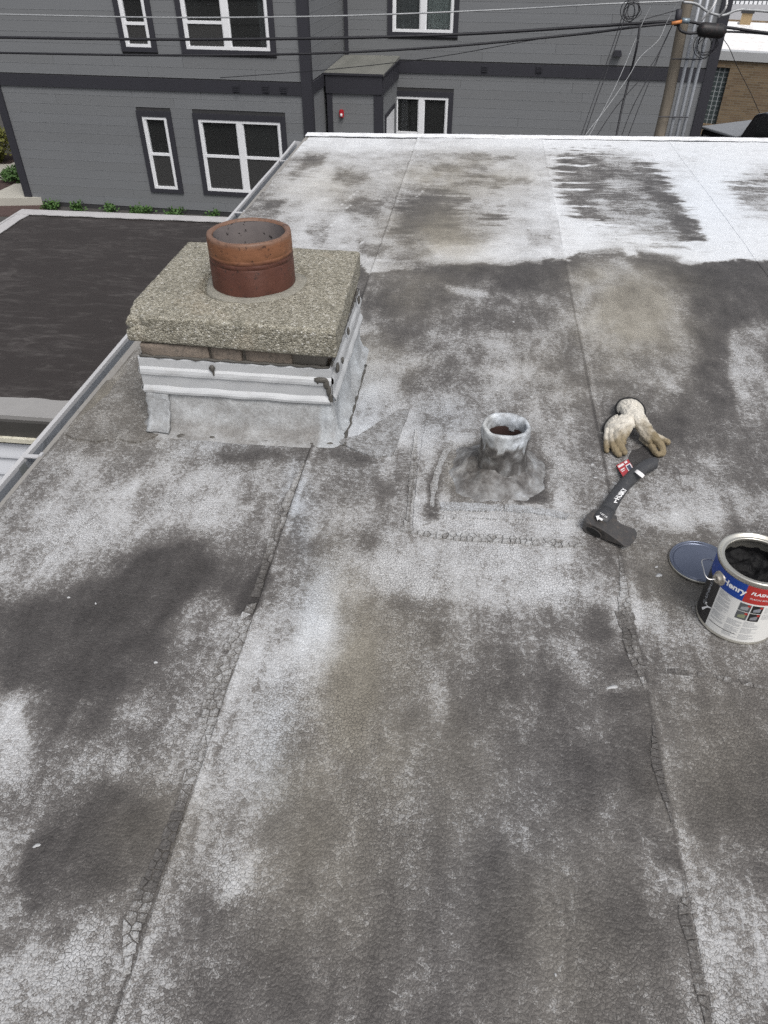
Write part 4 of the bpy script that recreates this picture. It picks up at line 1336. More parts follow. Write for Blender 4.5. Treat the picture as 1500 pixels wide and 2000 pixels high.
# lid lying behind the can
l0 = at(1366, 1100); LX, LY = l0.x, l0.y
lid = tag(empty('can_lid', (LX, LY, surf(LX, LY) + .002)), 'round blue-grey metal can lid lying flat behind the can', 'lid')
lid.rotation_euler = (R(1.5), R(-1.5), 0)
M_LID = NT('painted_lid')
c_ = M_LID.mix(M_LID.noise(14, 4), (.12, .138, .19), (.15, .17, .225))
M_LIDM = M_LID.fin(c_, M_LID.math('MULTIPLY_ADD', M_LID.noise(30, 4), .15, .14), .55, .6)
LR = .0665
bm = bmesh.new()
lathe(bm, [(LR - .011, .0052), (LR - .0095, .0050), (LR - .0085, .0030), (LR - .0060, .0024), (LR - .0042, .0046), (LR - .0036, .0082), (LR - .0020, .0094), (LR - .0004, .0088), (LR, .0066), (LR - .0006, .0014), (LR - .004, .0002)], 90)
rim = obj('lid_rim', bm, M_LIDM, lid, True)
bm = bmesh.new()
rr = lathe(bm, [(.004, .0056), (.03, .0054), (LR - .0109, .0052)], 72); bm.faces.new(rr[0])
bmesh.ops.recalc_face_normals(bm, faces=bm.faces[:])
obj('lid_panel', bm, M_LIDM, lid, True)
bm = bmesh.new()
lathe(bm, [(LR - .0001, .0068), (LR + .0009, .0058), (LR + .0009, .0016), (LR - .0005, .0004)], 90)
obj('bare_rim_edge', bm, M_TIN, rim, True)

# ================================================================ HATCHET
hx0 = at(1190, 1020, .02)
hat = tag(empty('hatchet', (hx0.x, hx0.y, surf(hx0.x, hx0.y))), 'black hatchet with rubber grip and red hang tag lying on the roof', 'hatchet')


def hl(p): return (p[0] - hx0.x, p[1] - hx0.y)


M_STEEL = plain('blackened_steel', (.085, .081, .079), .42, metal=.45, var=.25, sc=40, grime=(.15, .125, .105), bump=.15)
M_GRIP = plain('black_rubber_grip', (.042, .043, .047), .5, var=.2, sc=40, bump=.2, bsc=300, grime=(.075, .074, .073))
# side outline of the head (photograph, read on its upper face), with thickness at each point
ZT = .030
head = [((1141, 1013), .030), ((1148, 1003), .030), ((1158, 994), .030), ((1178, 991), .029), ((1196, 1001), .027), ((1205, 1008), .025), ((1206, 1016), .022), ((1213, 1022), .016), ((1226, 1027), .009), ((1240, 1032), .003), ((1245, 1040), .0015),
        ((1243, 1050), .0015), ((1236, 1060), .0015), ((1228, 1066), .002), ((1218, 1064), .004), ((1204, 1053), .012), ((1190, 1043), .020), ((1176, 1034), .026), ((1158, 1025), .029), ((1146, 1020), .030)]
# the thick end rests with its lower cheek on the roof; thickness falls towards the bit
topv, botv = [], []
bm = bmesh.new()
mid = .016
for (p, t) in head:
    w = at(p[0], p[1], mid + t / 2)
    topv.append(bm.verts.new((*hl(w), mid + t / 2))); botv.append(bm.verts.new((*hl(w), mid - t / 2)))
n = len(head)
# cheeks with a ridge line so the head tapers like a wedge
bm.faces.new(topv); bm.faces.new(botv[::-1])
for i in range(n):
    j = (i + 1) % n
    bm.faces.new((botv[i], botv[j], topv[j], topv[i]))
bmesh.ops.triangulate(bm, faces=[f for f in bm.faces if len(f.verts) > 4])
bmesh.ops.recalc_face_normals(bm, faces=bm.faces[:])
hd = obj('axe_head', bm, M_STEEL, hat)
m = hd.modifiers.new('b', 'BEVEL'); m.width = .0022; m.segments = 2; m.limit_method = 'ANGLE'; m.angle_limit = R(40)
# the eye on the near edge, a dark disc painted for the shade inside it
ea_, eb_ = at(1151, 1032, .016), at(1170, 1043, .016)
ev = (eb_ - ea_); en = Vector((ev.y, -ev.x, 0)).normalized()
bm = bmesh.new()
c_ = (ea_ + eb_) / 2
nn = 22; ringa, ringb = [], []
for k in range(nn):
    a = 2 * math.pi * k / nn
    p = c_ + ev * .85 * math.cos(a) + Vector((0, 0, .0110 * math.sin(a)))
    p2 = c_ + ev * .74 * math.cos(a) + Vector((0, 0, .0090 * math.sin(a)))
    ringa.append(bm.verts.new((*hl(p + en * .0020), p.z))); ringb.append(bm.verts.new((*hl(p2 + en * .0028), p2.z)))
for k in range(nn):
    l = (k + 1) % nn
    bm.faces.new((ringa[k], ringa[l], ringb[l], ringb[k]))
eye = obj('eye_rim', bm, M_STEEL, hd)
bm = bmesh.new()
bm.faces.new([bm.verts.new((*hl(c_ + ev * .74 * math.cos(2 * math.pi * k / nn) + en * .0022), c_.z + .0090 * math.sin(2 * math.pi * k / nn))) for k in range(nn)])
obj('eye_shade', bm, plain('eye_hole_shade', (.012, .012, .012), .7), hd)
# haft
hp = [((1176, 1012), .020, .0180), ((1190, 990), .021, .0180), ((1202, 970), .021, .0172), ((1215, 952), .020, .0168), ((1230, 936), .019, .0172), ((1245, 922), .019, .0180), ((1258, 912), .020, .0185), ((1270, 906), .020, .0192), ((1280, 904), .020, .0175), ((1285, 905), .020, .0100)]
pts = [at(p[0], p[1], z) for p, z, r in hp]; pts3 = catmull(pts, 6)
rad = np.interp(np.linspace(0, 1, len(pts3)), np.linspace(0, 1, len(hp)), [h[2] for h in hp])
bm = bmesh.new()
tube(bm, [(*hl(p), p.z) for p in pts3], list(rad), 20)
for v in bm.verts: v.co.z = .019 + (v.co.z - .019) * .86
bmesh.ops.recalc_face_normals(bm, faces=bm.faces[:])
haft = obj('haft', bm, M_GRIP, hat, True)
bm = bmesh.new()
tube(bm, [(*hl(p), p.z) for p in (at(1170, 1020, .02), at(1178, 1010, .021), at(1186, 998, .021))], [.0215, .0225, .0195], 20)
for v in bm.verts: v.co.z = .019 + (v.co.z - .019) * .80
obj('collar', bm, M_GRIP, haft, True)


def haft_text(s, size, pa, pb, mat, zt, bold=0.0, flip=False):
    me = text_mesh(s, size, 0.0003, 0, bold)
    a, b = at(*pa, zt), at(*pb, zt); d = (b - a).normalized(); nrm = Vector((-d.y, d.x, 0)); c = (a + b) / 2
    for v in me.vertices:
        w = c + d * v.co.x + nrm * v.co.y
        drop = (v.co.y ** 2) / (2 * .019)
        v.co = (*hl(w), zt + v.co.z - drop)
    return link('lettering', me, mat, haft)


M_INK = plain('white_ink', (.80, .80, .80), .5, var=.04)
haft_text('HUSKY', .0165, (1204, 975), (1222, 953), M_INK, .0372, .0005)


def mark(pxs, z, mat, parent, name, th=.0004):
    bm = bmesh.new(); prism(bm, [hl(at(*p, z)) for p in pxs], z - th, z + .0002)
    bmesh.ops.recalc_face_normals(bm, faces=bm.faces[:])
    return obj(name, bm, mat, parent)


# open triangle before the word, and the arrow mark with a weight beside it
mark([(1199, 981), (1203, 974), (1204.5, 976), (1202, 980), (1205, 979.5), (1206, 981.5)], .0372, M_INK, haft, 'printed_triangle')
mark([(1164, 1007), (1171, 1006), (1170, 1009), (1178, 1013), (1176, 1016.5), (1170, 1013), (1167, 1015.5)], .0385, M_INK, haft, 'printed_arrow')
haft_text('1.25 LB', .0075, (1172, 1000), (1186, 1010), M_INK, .0387)
# red card looped on the grip
M_CARD = plain('red_card', (.44, .05, .06), .5, var=.06); M_CARDW = plain('white_card_print', (.80, .78, .78), .5, var=.04)
bm = bmesh.new()
cz = [(1204, 908, .004), (1227, 896, .010), (1240, 917, .022), (1219, 933, .020)]
cp = [at(x, y, z) for x, y, z in cz]
va = [bm.verts.new((*hl(p), p.z)) for p in cp] + [bm.verts.new((*hl(p), p.z - .0010)) for p in cp]
bm.faces.new(va[:4]); bm.faces.new(va[7:3:-1])
for i in range(4): bm.faces.new((va[i], va[4 + i], va[4 + (i + 1) % 4], va[(i + 1) % 4]))
bmesh.ops.recalc_face_normals(bm, faces=bm.faces[:])
card = obj('hang_tag', bm, M_CARD, hat)


def on_card(s0, s1, t0, t1, mat, name):
    bm = bmesh.new(); vs_ = []
    nz = (cp[1] - cp[0]).cross(cp[3] - cp[0]).normalized()
    if nz.z < 0: nz = -nz
    for s, t in ((s0, t0), (s1, t0), (s1, t1), (s0, t1)):
        p = (cp[0] * (1 - s) + cp[1] * s) * (1 - t) + (cp[3] * (1 - s) + cp[2] * s) * t + nz * .0006
        vs_.append(bm.verts.new((*hl(p), p.z)))
    bm.faces.new(vs_)
    return obj(name, bm, mat, card)


on_card(.05, .52, .10, .26, M_CARDW, 'white_panel'); on_card(.62, .84, .06, .22, M_CARDW, 'white_panel'); on_card(.08, .42, .42, .50, M_CARDW, 'print_line'); on_card(.10, .36, .56, .61, M_CARDW, 'print_line')
on_card(.55, .96, .36, .92, M_CARDW, 'white_panel').location.z += .0002
on_card(.60, .88, .44, .80, plain('card_print_navy', (.06, .065, .11), .5), 'printed_hatchet').location.z += .0006
bm = bmesh.new()
lp = [at(1240, 918, .024), at(1243, 919, .040), at(1250, 924, .0430), at(1257, 930, .036), at(1256, 932, .022)]
lp = catmull(lp, 5); wv = (at(1236, 930, .03) - at(1248, 917, .03)).normalized() * .0075
r0 = [bm.verts.new((*hl(p + wv), p.z)) for p in lp]; r1 = [bm.verts.new((*hl(p - wv), p.z)) for p in lp]
for i in range(len(lp) - 1): bm.faces.new((r0[i], r0[i + 1], r1[i + 1], r1[i]))
o = obj('tag_loop', bm, M_CARDW, card); m_ = o.modifiers.new('t', 'SOLIDIFY'); m_.thickness = .0008
# slick of dark bitumen beneath
overlay('tar_smear', [(1222, 905), (1236, 880), (1262, 868), (1285, 880), (1268, 905), (1240, 915)], .0012, ragged=.012, tone=(.10, 0, .5, 0))

# ================================================================ GLOVES
def leather(name, cuff, tip):
    q = NT(name)
    g = q.n.new('ShaderNodeAttribute'); g.attribute_name = 'soil'
    base = q.mix(q.noise(28, 5, .65), (.56, .52, .45), (.70, .67, .60))
    dirt = q.mix(q.noise(40, 5, .7), (.13, .105, .062), (.29, .235, .155))
    # soiling runs from clean cuff to worn finger ends
    d = q.n.new('ShaderNodeVectorMath'); d.operation = 'DISTANCE'; q.put(d.inputs[0], q.P); d.inputs[1].default_value = cuff
    f = q.math('ADD', q.math('DIVIDE', d.outputs['Value'], (Vector(tip) - Vector(cuff)).length), q.math('MULTIPLY', q.math('SUBTRACT', q.noise(34, 4, .6), .5), .7))
    col = q.mix(q.smooth(f, .40, .88), base, dirt)
    col = q.mix(q.math('MULTIPLY', q.smooth(q.noise(70, 4, .65), .58, .72), .35), col, (.10, .085, .06))
    q.bump(q.math('ADD', q.noise(150, 4, .6), q.math('MULTIPLY', q.noise(50, 3, .6), 2.0)), .45, .003)
    return q.fin(col, .85, 0, .2)


def gp(zx, zy, z):                     # picture position inside the glove close-up
    return at(1160 + zx / 9.375, 770 + zy / 9.375, z)


def glove(name, label, chains, origin, cuffpt, tippt, extra=None):
    root = tag(empty(name, (origin.x, origin.y, 0)), label, 'glove', 'pair of work gloves')
    bm = bmesh.new()
    for ch in chains:
        P = catmull([gp(x, y, z) for x, y, z, r in ch], 5)
        rr = np.interp(np.linspace(0, 1, len(P)), np.linspace(0, 1, len(ch)), [c[3] for c in ch])
        # rounded ends
        P = [P[0]] + P + [P[-1]]
        d0 = (P[1] - P[2]).normalized(); d1 = (P[-2] - P[-3]).normalized()
        P[0] = P[1] + d0 * rr[0] * .6; P[-1] = P[-2] + d1 * rr[-1] * .6
        rr = [rr[0] * .45] + list(rr) + [rr[-1] * .45]
        rr = [r * .86 for r in rr]
        tube(bm, [(p.x - origin.x, p.y - origin.y, max(p.z, r * .8)) for p, r in zip(P, rr)], rr, 12)
    bmesh.ops.recalc_face_normals(bm, faces=bm.faces[:])
    b = obj('leather_shell', bm, None, root)
    c_ = gp(*cuffpt); t_ = gp(*tippt)
    b.data.materials.append(leather(name + '_leather', (c_.x - origin.x, c_.y - origin.y, c_.z), (t_.x - origin.x, t_.y - origin.y, t_.z)))
    m = b.modifiers.new('r', 'REMESH'); m.mode = 'VOXEL'; m.voxel_size = .0015; m.use_smooth_shade = True
    m = b.modifiers.new('s', 'SMOOTH'); m.iterations = 2; m.factor = .5
    tx = bpy.data.textures.new('crease', 'CLOUDS'); tx.noise_scale = .012
    m = b.modifiers.new('d', 'DISPLACE'); m.texture = tx; m.strength = .0042; m.mid_level = .5; m.texture_coords = 'LOCAL'
    return root


M_BIND = plain('black_cuff_binding', (.010, .010, .011), .8)


def binding(root, origin, arc, r):
    bm = bmesh.new()
    P = catmull([gp(*a) for a in arc], 6)
    tube(bm, [(p.x - origin.x, p.y - origin.y, p.z) for p in P], r, 10)
    obj('cuff_binding', bm, M_BIND, root, True)


def shell(root, origin, arc, inner, mat_src, name='cuff'):
    """flared cuff: a skin between the hem arc and the wrist arc"""
    A = catmull([gp(*a) for a in arc], 6); B = catmull([gp(*b) for b in inner], 6)
    n = len(A); K = 8
    bm = bmesh.new(); g = []
    for i in range(n):
        b = B[min(len(B) - 1, round(i * (len(B) - 1) / (n - 1)))]
        row = []
        for k in range(K + 1):
            t = k / K; p = A[i].lerp(b, t)
            p.z += .009 * math.sin(math.pi * t) + .0022 * math.sin(i * 1.1) * t + .0015 * mnoise.noise(p * 90)
            row.append(bm.verts.new((p.x - origin.x, p.y - origin.y, p.z)))
        g.append(row)
    for i in range(n - 1):
        for k in range(K): bm.faces.new((g[i][k], g[i][k + 1], g[i + 1][k + 1], g[i + 1][k]))
    bmesh.ops.recalc_face_normals(bm, faces=bm.faces[:])
    o = obj(name, bm, mat_src, root, True)
    m = o.modifiers.new('t', 'SOLIDIFY'); m.thickness = .002


oA = gp(760, 420, 0)
gA = glove('work_glove', 'cream leather work glove on top, its fingers curling to the right', [
    [(640, 250, .040, .020), (700, 340, .046, .022), (780, 440, .050, .021), (860, 540, .050, .020)],
    [(560, 260, .036, .017), (640, 380, .044, .020), (720, 470, .048, .019)],
    [(780, 260, .036, .017), (820, 380, .046, .018), (900, 520, .048, .018), (990, 640, .044, .017)],
    [(860, 480, .050, .017), (980, 640, .046, .0165), (1100, 780, .036, .015), (1200, 900, .024, .0135), (1255, 1010, .014, .012), (1250, 1090, .010, .0105)],
    [(800, 520, .046, .016), (880, 640, .040, .016), (960, 760, .032, .0145), (1040, 860, .024, .0125)],
    [(1080, 740, .026, .012), (1200, 800, .018, .0105), (1300, 850, .013, .0105), (1365, 890, .011, .0095)],
    [(1000, 880, .014, .010), (1070, 990, .011, .010), (1140, 1080, .010, .0095), (1200, 1110, .0095, .009)],
    [(860, 800, .010, .008), (930, 870, .010, .009), (1010, 940, .010, .009)],
], oA, (660, 200, .04), (1250, 1080, .01))
lea = gA.children[0].data.materials[0]
arcA = [(432, 360, .020), (405, 290, .022), (415, 210, .024), (470, 130, .028), (560, 88, .034), (660, 80, .038), (760, 100, .036), (850, 165, .030), (905, 240, .024), (925, 320, .020), (915, 385, .018)]
inA = [(520, 330, .034), (530, 300, .040), (560, 280, .046), (600, 270, .050), (650, 268, .054), (700, 270, .056), (750, 282, .054), (790, 300, .050), (820, 320, .046), (830, 340, .042), (830, 360, .036)]
shell(gA, oA, arcA, inA, lea)
binding(gA, oA, arcA, .0042)
oB = gp(430, 620, 0)
gB = glove('work_glove', 'cream leather work glove beneath, its fingers drooping toward the hatchet', [
    [(330, 560, .028, .015), (430, 540, .036, .018), (540, 540, .042, .019), (640, 560, .044, .017)],
    [(300, 620, .026, .014), (400, 620, .034, .017), (520, 620, .040, .018), (620, 600, .042, .016)],
    [(255, 650, .022, .0105), (240, 760, .020, .0100), (228, 900, .014, .0090), (228, 990, .009, .0085), (240, 1045, .008, .0080)],
    [(330, 670, .026, .0115), (318, 800, .024, .0112), (350, 940, .017, .0105), (410, 1060, .0105, .0100), (470, 1110, .010, .0095)],
    [(440, 680, .032, .0135), (440, 800, .030, .0140), (470, 920, .022, .0135), (520, 1020, .012, .0112), (570, 1080, .010, .0095)],
    [(650, 560, .044, .0145), (590, 680, .040, .0150), (520, 800, .032, .0145), (520, 900, .024, .0130)],
    [(560, 620, .040, .0160), (500, 720, .036, .0165), (470, 820, .028, .0150)],
    [(500, 470, .040, .0190), (610, 480, .046, .0190), (700, 515, .046, .0150), (735, 560, .044, .0120)],
], oB, (330, 470, .03), (450, 1050, .01))
leb = gB.children[0].data.materials[0]
arcB = [(400, 385, .030), (330, 415, .028), (270, 465, .024), (215, 535, .018), (185, 600, .013), (180, 650, .010), (205, 680, .009)]
inB = [(450, 460, .046), (420, 480, .044), (390, 510, .042), (350, 540, .038), (320, 570, .034), (300, 610, .030), (285, 650, .026)]
shell(gB, oB, arcB, inB, leb)
binding(gB, oB, arcB, .0042)

# ================================================================ GROUND AND WALKS
GZ = -4.0
q = NT('asphalt_and_gravel')
M_GROUND = q.fin(q.mix(q.noise(1.5, 6, .7), (.055, .053, .050), (.085, .082, .078)), .95, 0, .2)
bm = bmesh.new(); box(bm, -300, 300, -60, 600, GZ - .3, GZ)
tag(obj('ground', bm, M_GROUND), 'grey asphalt ground around the buildings far below', kind='structure')
M_CONC = plain('pale_concrete', (.40, .385, .34), .9, var=.1, sc=3, bump=.2, bsc=40)
M_MULCH = plain('reddish_mulch', (.07, .045, .040), .95, var=.5, sc=14, bump=.8, bsc=25)


def ground_poly(name, pxs, z0, z1, mat, label):
    bm = bmesh.new(); prism(bm, [at(*p, z1).to_2d() for p in pxs], z0, z1)
    bmesh.ops.recalc_face_normals(bm, faces=bm.faces[:])
    return tag(obj(name, bm, mat), label, kind='structure')


ground_poly('planting_bed', [(-120, 420), (90, 422), (70, 300), (-120, 300)], GZ - .1, GZ + .02, M_MULCH, 'dark mulch bed beside the grey apartment building')
ground_poly('concrete_walk', [(-60, 322), (20, 320), (60, 300), (75, 342), (0, 348), (-60, 350)], GZ - .1, GZ + .06, M_CONC, 'beige concrete walk beyond the mulch bed at left')
ground_poly('concrete_step', [(-40, 384), (0, 372), (28, 359), (75, 356), (80, 386), (-40, 388)], GZ - .1, GZ + .18, M_CONC, 'pale concrete step at the far left')

# ================================================================ GREY APARTMENT BUILDING
BETA = YAW - R(10.0)
O = far(605, 165, 16.0)
apt = tag(empty('apartment_building', (O.x, O.y, 0), BETA), 'two-storey apartment block in grey lap siding with dark trim', 'building')
ax_, ay_ = Vector((math.cos(BETA), math.sin(BETA), 0)), Vector((-math.sin(BETA), math.cos(BETA), 0))


def pick(px, py, y0):
    """where the line of sight meets the wall plane local y = y0: (s, z)"""
    r, _ = ray(px, py)
    d0 = Vector((-O.x, -O.y, H))
    t = (y0 - d0.dot(ay_)) / r.dot(ay_)
    p = d0 + r * t
    return p.dot(ax_), p.z


def pick_s(px, py, s0):
    r, _ = ray(px, py); d0 = Vector((-O.x, -O.y, H))
    t = (s0 - d0.dot(ax_)) / r.dot(ax_)
    p = d0 + r * t
    return p.dot(ay_), p.z


TOPZ, YR, EXPO = 1.75, 3.0, .178
sL = pick(40, 330, 0)[0] - .03
sR = pick(1396, 130, YR)[0]
bandL = (pick(605, 187, 0)[1], pick(605, 163, 0)[1])
bandR = (pick(900, 145, YR)[1], pick(900, 122, YR)[1])
q = NT('grey_fibre_cement')
wv = q.noise(1.0, 5, .6, v=q.scale(q.P, (1.2, 1.2, 60)))
col = q.mix(q.noise(.9, 4, .6), (.164, .171, .181), (.187, .194, .203))
col = q.mix(q.math('MULTIPLY', q.smooth(wv, .45, .7), .35), col, (.155, .158, .164))
oi = q.n.new('ShaderNodeObjectInfo')
col = q.mix(q.math('MULTIPLY', oi.outputs['Random'], .5), col, (.152, .156, .160))
q.bump(wv, .15, .01)
M_SIDING = q.fin(col, .75, 0, .3)
M_TRIM = plain('charcoal_trim', (.030, .030, .038), .6, var=.12, sc=3)
M_VINYL = plain('white_vinyl', (.76, .77, .79), .4, var=.03)
M_ROOM = plain('room_wall', (.05, .048, .045), .9)


def glass(name, tint=(.012, .013, .014), refl=1.0):
    q = NT(name)
    q.n.remove(q.b)
    tr = q.n.new('ShaderNodeBsdfTransparent'); tr.inputs[0].default_value = (.82, .86, .86, 1)
    gl = q.n.new('ShaderNodeBsdfGlossy'); gl.inputs['Roughness'].default_value = .02; gl.inputs[0].default_value = (.9, .95, 1, 1)
    fr = q.n.new('ShaderNodeFresnel'); fr.inputs[0].default_value = 1.5
    df = q.n.new('ShaderNodeBsdfDiffuse'); df.inputs[0].default_value = (.085, .088, .088, 1)      # flat grey haze painted in for reflected light, lifting the black panes
    dm = q.n.new('ShaderNodeMixShader'); dm.inputs[0].default_value = .24
    q.t.links.new(tr.outputs[0], dm.inputs[1]); q.t.links.new(df.outputs[0], dm.inputs[2])
    mx = q.n.new('ShaderNodeMixShader')
    q.t.links.new(fr.outputs[0], mx.inputs[0]); q.t.links.new(dm.outputs[0], mx.inputs[1]); q.t.links.new(gl.outputs[0], mx.inputs[2])
    q.t.links.new(mx.outputs[0], q.n['Material Output'].inputs[0])
    return q.m


M_GLASS = glass('window_glass')
q = NT('insect_screen')
q.n.remove(q.b)
tr = q.n.new('ShaderNodeBsdfTransparent'); df = q.n.new('ShaderNodeBsdfDiffuse'); df.inputs[0].default_value = (.075, .075, .075, 1)
mx = q.n.new('ShaderNodeMixShader'); mx.inputs[0].default_value = .62
q.t.links.new(tr.outputs[0], mx.inputs[1]); q.t.links.new(df.outputs[0], mx.inputs[2]); q.t.links.new(mx.outputs[0], q.n['Material Output'].inputs[0])
M_SCREEN = q.m
M_DIM = plain('dim_pane_backing', (.060, .062, .058), .9, var=.2, sc=4)  # added sheet behind dark panes, its grey imitates a reflection
q = NT('sheer_curtain')
M_CURT = q.fin(q.mix(q.noise(3, 3), (.62, .70, .66), (.78, .82, .79)), .9)
M_BLIND = plain('grey_blind', (.30, .32, .325), .8, var=.1)


def plank(s0, s1, z0, z1, y0, along='s', sgn=-1):
    """one lap siding board: thin at the top, proud at its lower edge"""
    a, b = .003, .0068
    prof = [(0, z0), (b, z0), (b - .002, z0 + .004), (a, z1 + .012), (0, z1 + .012)]
    vs, n = [], len(prof)
    for s in (s0, s1):
        for o, z in prof:
            vs.append((s, y0 + sgn * o, z) if along == 's' else (y0 + o, s, z))
    fs = [(k, (k + 1) % n, n + (k + 1) % n, n + k) for k in range(n)] + [tuple(range(n))[::-1], tuple(range(n, 2 * n))]
    if (along == 's'): fs = [f[::-1] for f in fs]
    return pyobj('siding_plank', vs, fs, M_SIDING, apt)


def butt(s0, s1, z0, z1, y0):
    """a course cut into boards that meet end to end"""
    while s1 - s0 > 3.0:
        c_ = s0 + random.uniform(1.2, 3.4)
        if s1 - c_ < .5: break
        plank(s0, c_ - .002, z0, z1, y0); s0 = c_ + .002
    plank(s0, s1, z0, z1, y0)


def cover(s0, s1, opens, zmid):
    segs = [(s0, s1)]
    for (a, b, z0, z1) in opens:
        if z0 < zmid < z1:
            out = []
            for p, r in segs:
                if b <= p or a >= r: out.append((p, r)); continue
                if a > p: out.append((p, a))
                if b < r: out.append((b, r))
            segs = out
    return [g for g in segs if g[1] - g[0] > .02]


def rect(tl, tr, bl, br, y0):
    P = [pick(*p, y0) for p in (tl, tr, bl, br)]
    return ((P[0][0] + P[2][0]) / 2, (P[1][0] + P[3][0]) / 2, (P[2][1] + P[3][1]) / 2, (P[0][1] + P[1][1]) / 2)


W = {}
W['ln'] = rect((265, 215), (333, 218), (297, 375), (360, 377), 0)
W['lw'] = rect((374, 220), (553, 228), (401, 380), (573, 387), 0)
h_low = W['lw'][3] - W['lw'][2]
a_ = rect((221, 0), (292, 0), (239, 100), (309, 102), 0); W['un'] = (a_[0], a_[1], a_[2], a_[2] + h_low)
a_ = rect((343, 0), (532, 0), (355, 104), (541, 110), 0); W['uw'] = (a_[0], a_[1], a_[2], a_[2] + h_low)
a_ = rect((762, 177), (887, 180), (762, 265), (881, 266), YR); W['rl'] = (a_[0], a_[1], a_[3] - h_low * 1.02, a_[3])
a_ = rect((757, 0), (898, 0), (758, 70), (894, 73), YR); W['ru'] = (a_[0], a_[1], a_[2], a_[2] + h_low * 1.02)
print({k: [round(x, 2) for x in v] for k, v in W.items()}, 'bands', bandL, bandR, 'sL', sL, 'sR', sR)
openL = [W[k] for k in ('ln', 'lw', 'un', 'uw')]; openR = [W['rl'], W['ru']]

# bump-out beside the recess
e0 = pick(638, 205, 1.05)[0]; 
EY0 = 1.05
ez1 = pick(638, 141, EY0)[1]
es0, es1 = pick(639, 170, EY0)[0], pick(745, 175, EY0)[0]
print('bump', es0, es1, ez1)
nc = int((TOPZ - GZ) / EXPO)
for i in range(nc + 1):
    z0 = GZ + .1 + i * EXPO; z1 = z0 + EXPO; zm = (z0 + z1) / 2
    for s0, s1 in cover(sL, 0, openL + [(-99, 99, *bandL)], zm): butt(s0, s1, z0, z1, 0)
    for s0, s1 in cover(0, sR, openR + [(-99, 99, *bandR)] + [(-1, es1, -9, ez1 - .1)], zm): butt(s0, s1, z0, z1, YR)
    for s0, s1 in cover(0, YR, [(-99, 99, *bandL)], zm): plank(s0, s1, z0, z1, 0.0, 'y')
    if z1 < ez1 - .36 and z0 > -4:
        plank(es0 + .10, es1 - .10, z0, z1, EY0)
        plank(EY0 + .10, YR, z0, z1, es1, 'y')
# sheathing behind the boards, with the window holes left open
M_SHEATH = plain('dark_sheathing', (.04, .04, .042), .9)


def wall_with_holes(name, s0, s1, z0, z1, y, opens):
    xs = sorted({s0, s1} | {max(s0, min(s1, o[k])) for o in opens for k in (0, 1)}); zs = sorted({z0, z1} | {max(z0, min(z1, o[k])) for o in opens for k in (2, 3)})
    bm = bmesh.new()
    for i in range(len(xs) - 1):
        for j in range(len(zs) - 1):
            cx, cz = (xs[i] + xs[i + 1]) / 2, (zs[j] + zs[j + 1]) / 2
            if any(o[0] < cx < o[1] and o[2] < cz < o[3] for o in opens): continue
            box(bm, xs[i], xs[i + 1], y + .004, y + .12, zs[j], zs[j + 1])
    return obj(name, bm, M_SHEATH, apt)


shr = .10
inset = lambda o: (o[0] + shr, o[1] - shr, o[2] + shr, o[3] - shr)
wall_with_holes('wall_sheathing', sL, -.002, GZ, TOPZ, 0, [inset(o) for o in openL])
wall_with_holes('wall_sheathing', .02, sR, GZ, TOPZ, YR, [inset(o) for o in openR])
boxobj('wall_sheathing', (-.12, -.004, .12, YR + .1, GZ, TOPZ), M_SHEATH, apt)
boxobj('wall_sheathing', (sL, sL + .1, .13, 8, GZ, TOPZ), M_SHEATH, apt)
boxobj('wall_sheathing', (sR - .1, sR, YR + .13, 8, GZ, TOPZ), M_SHEATH, apt)
boxobj('wall_sheathing', (es0 + .02, es1 - .02, EY0 + .004, YR, GZ, ez1 - .06), M_SHEATH, apt)
boxobj('flat_top', (sL - .1, -.0, -.1, 8, TOPZ, TOPZ + .15), M_TRIM, apt)
boxobj('flat_top', (.0, sR + .1, YR - .1, 8, TOPZ + .002, TOPZ + .152), M_TRIM, apt)
# trim boards
T = .035
boxobj('band_board', (sL, .0, -.032, .0, *bandL), M_TRIM, apt)
boxobj('band_board', (es1 + .03, sR, YR - .032, YR, *bandR), M_TRIM, apt)
boxobj('band_board', (.0, .034, .0, YR - .04, bandL[0] - .0, bandL[1]), M_TRIM, apt)
boxobj('corner_board', (-.16, .040, -.040, -.0005, GZ, TOPZ), M_TRIM, apt)
boxobj('corner_board', (.0005, .040, .0, .10, GZ, TOPZ), M_TRIM, apt)
boxobj('corner_board', (sL - .04, sL + .13, -.042, -.0005, GZ, TOPZ), M_TRIM, apt)
boxobj('corner_board', (sL - .04, sL - .0005, .0, .16, GZ, TOPZ), M_TRIM, apt)
boxobj('corner_board', (sR - .16, sR + .04, YR - .042, YR - .0005, GZ, TOPZ), M_TRIM, apt)
boxobj('corner_board', (.042, .12, YR - .045, YR - .0005, ez1, TOPZ), M_TRIM, apt)
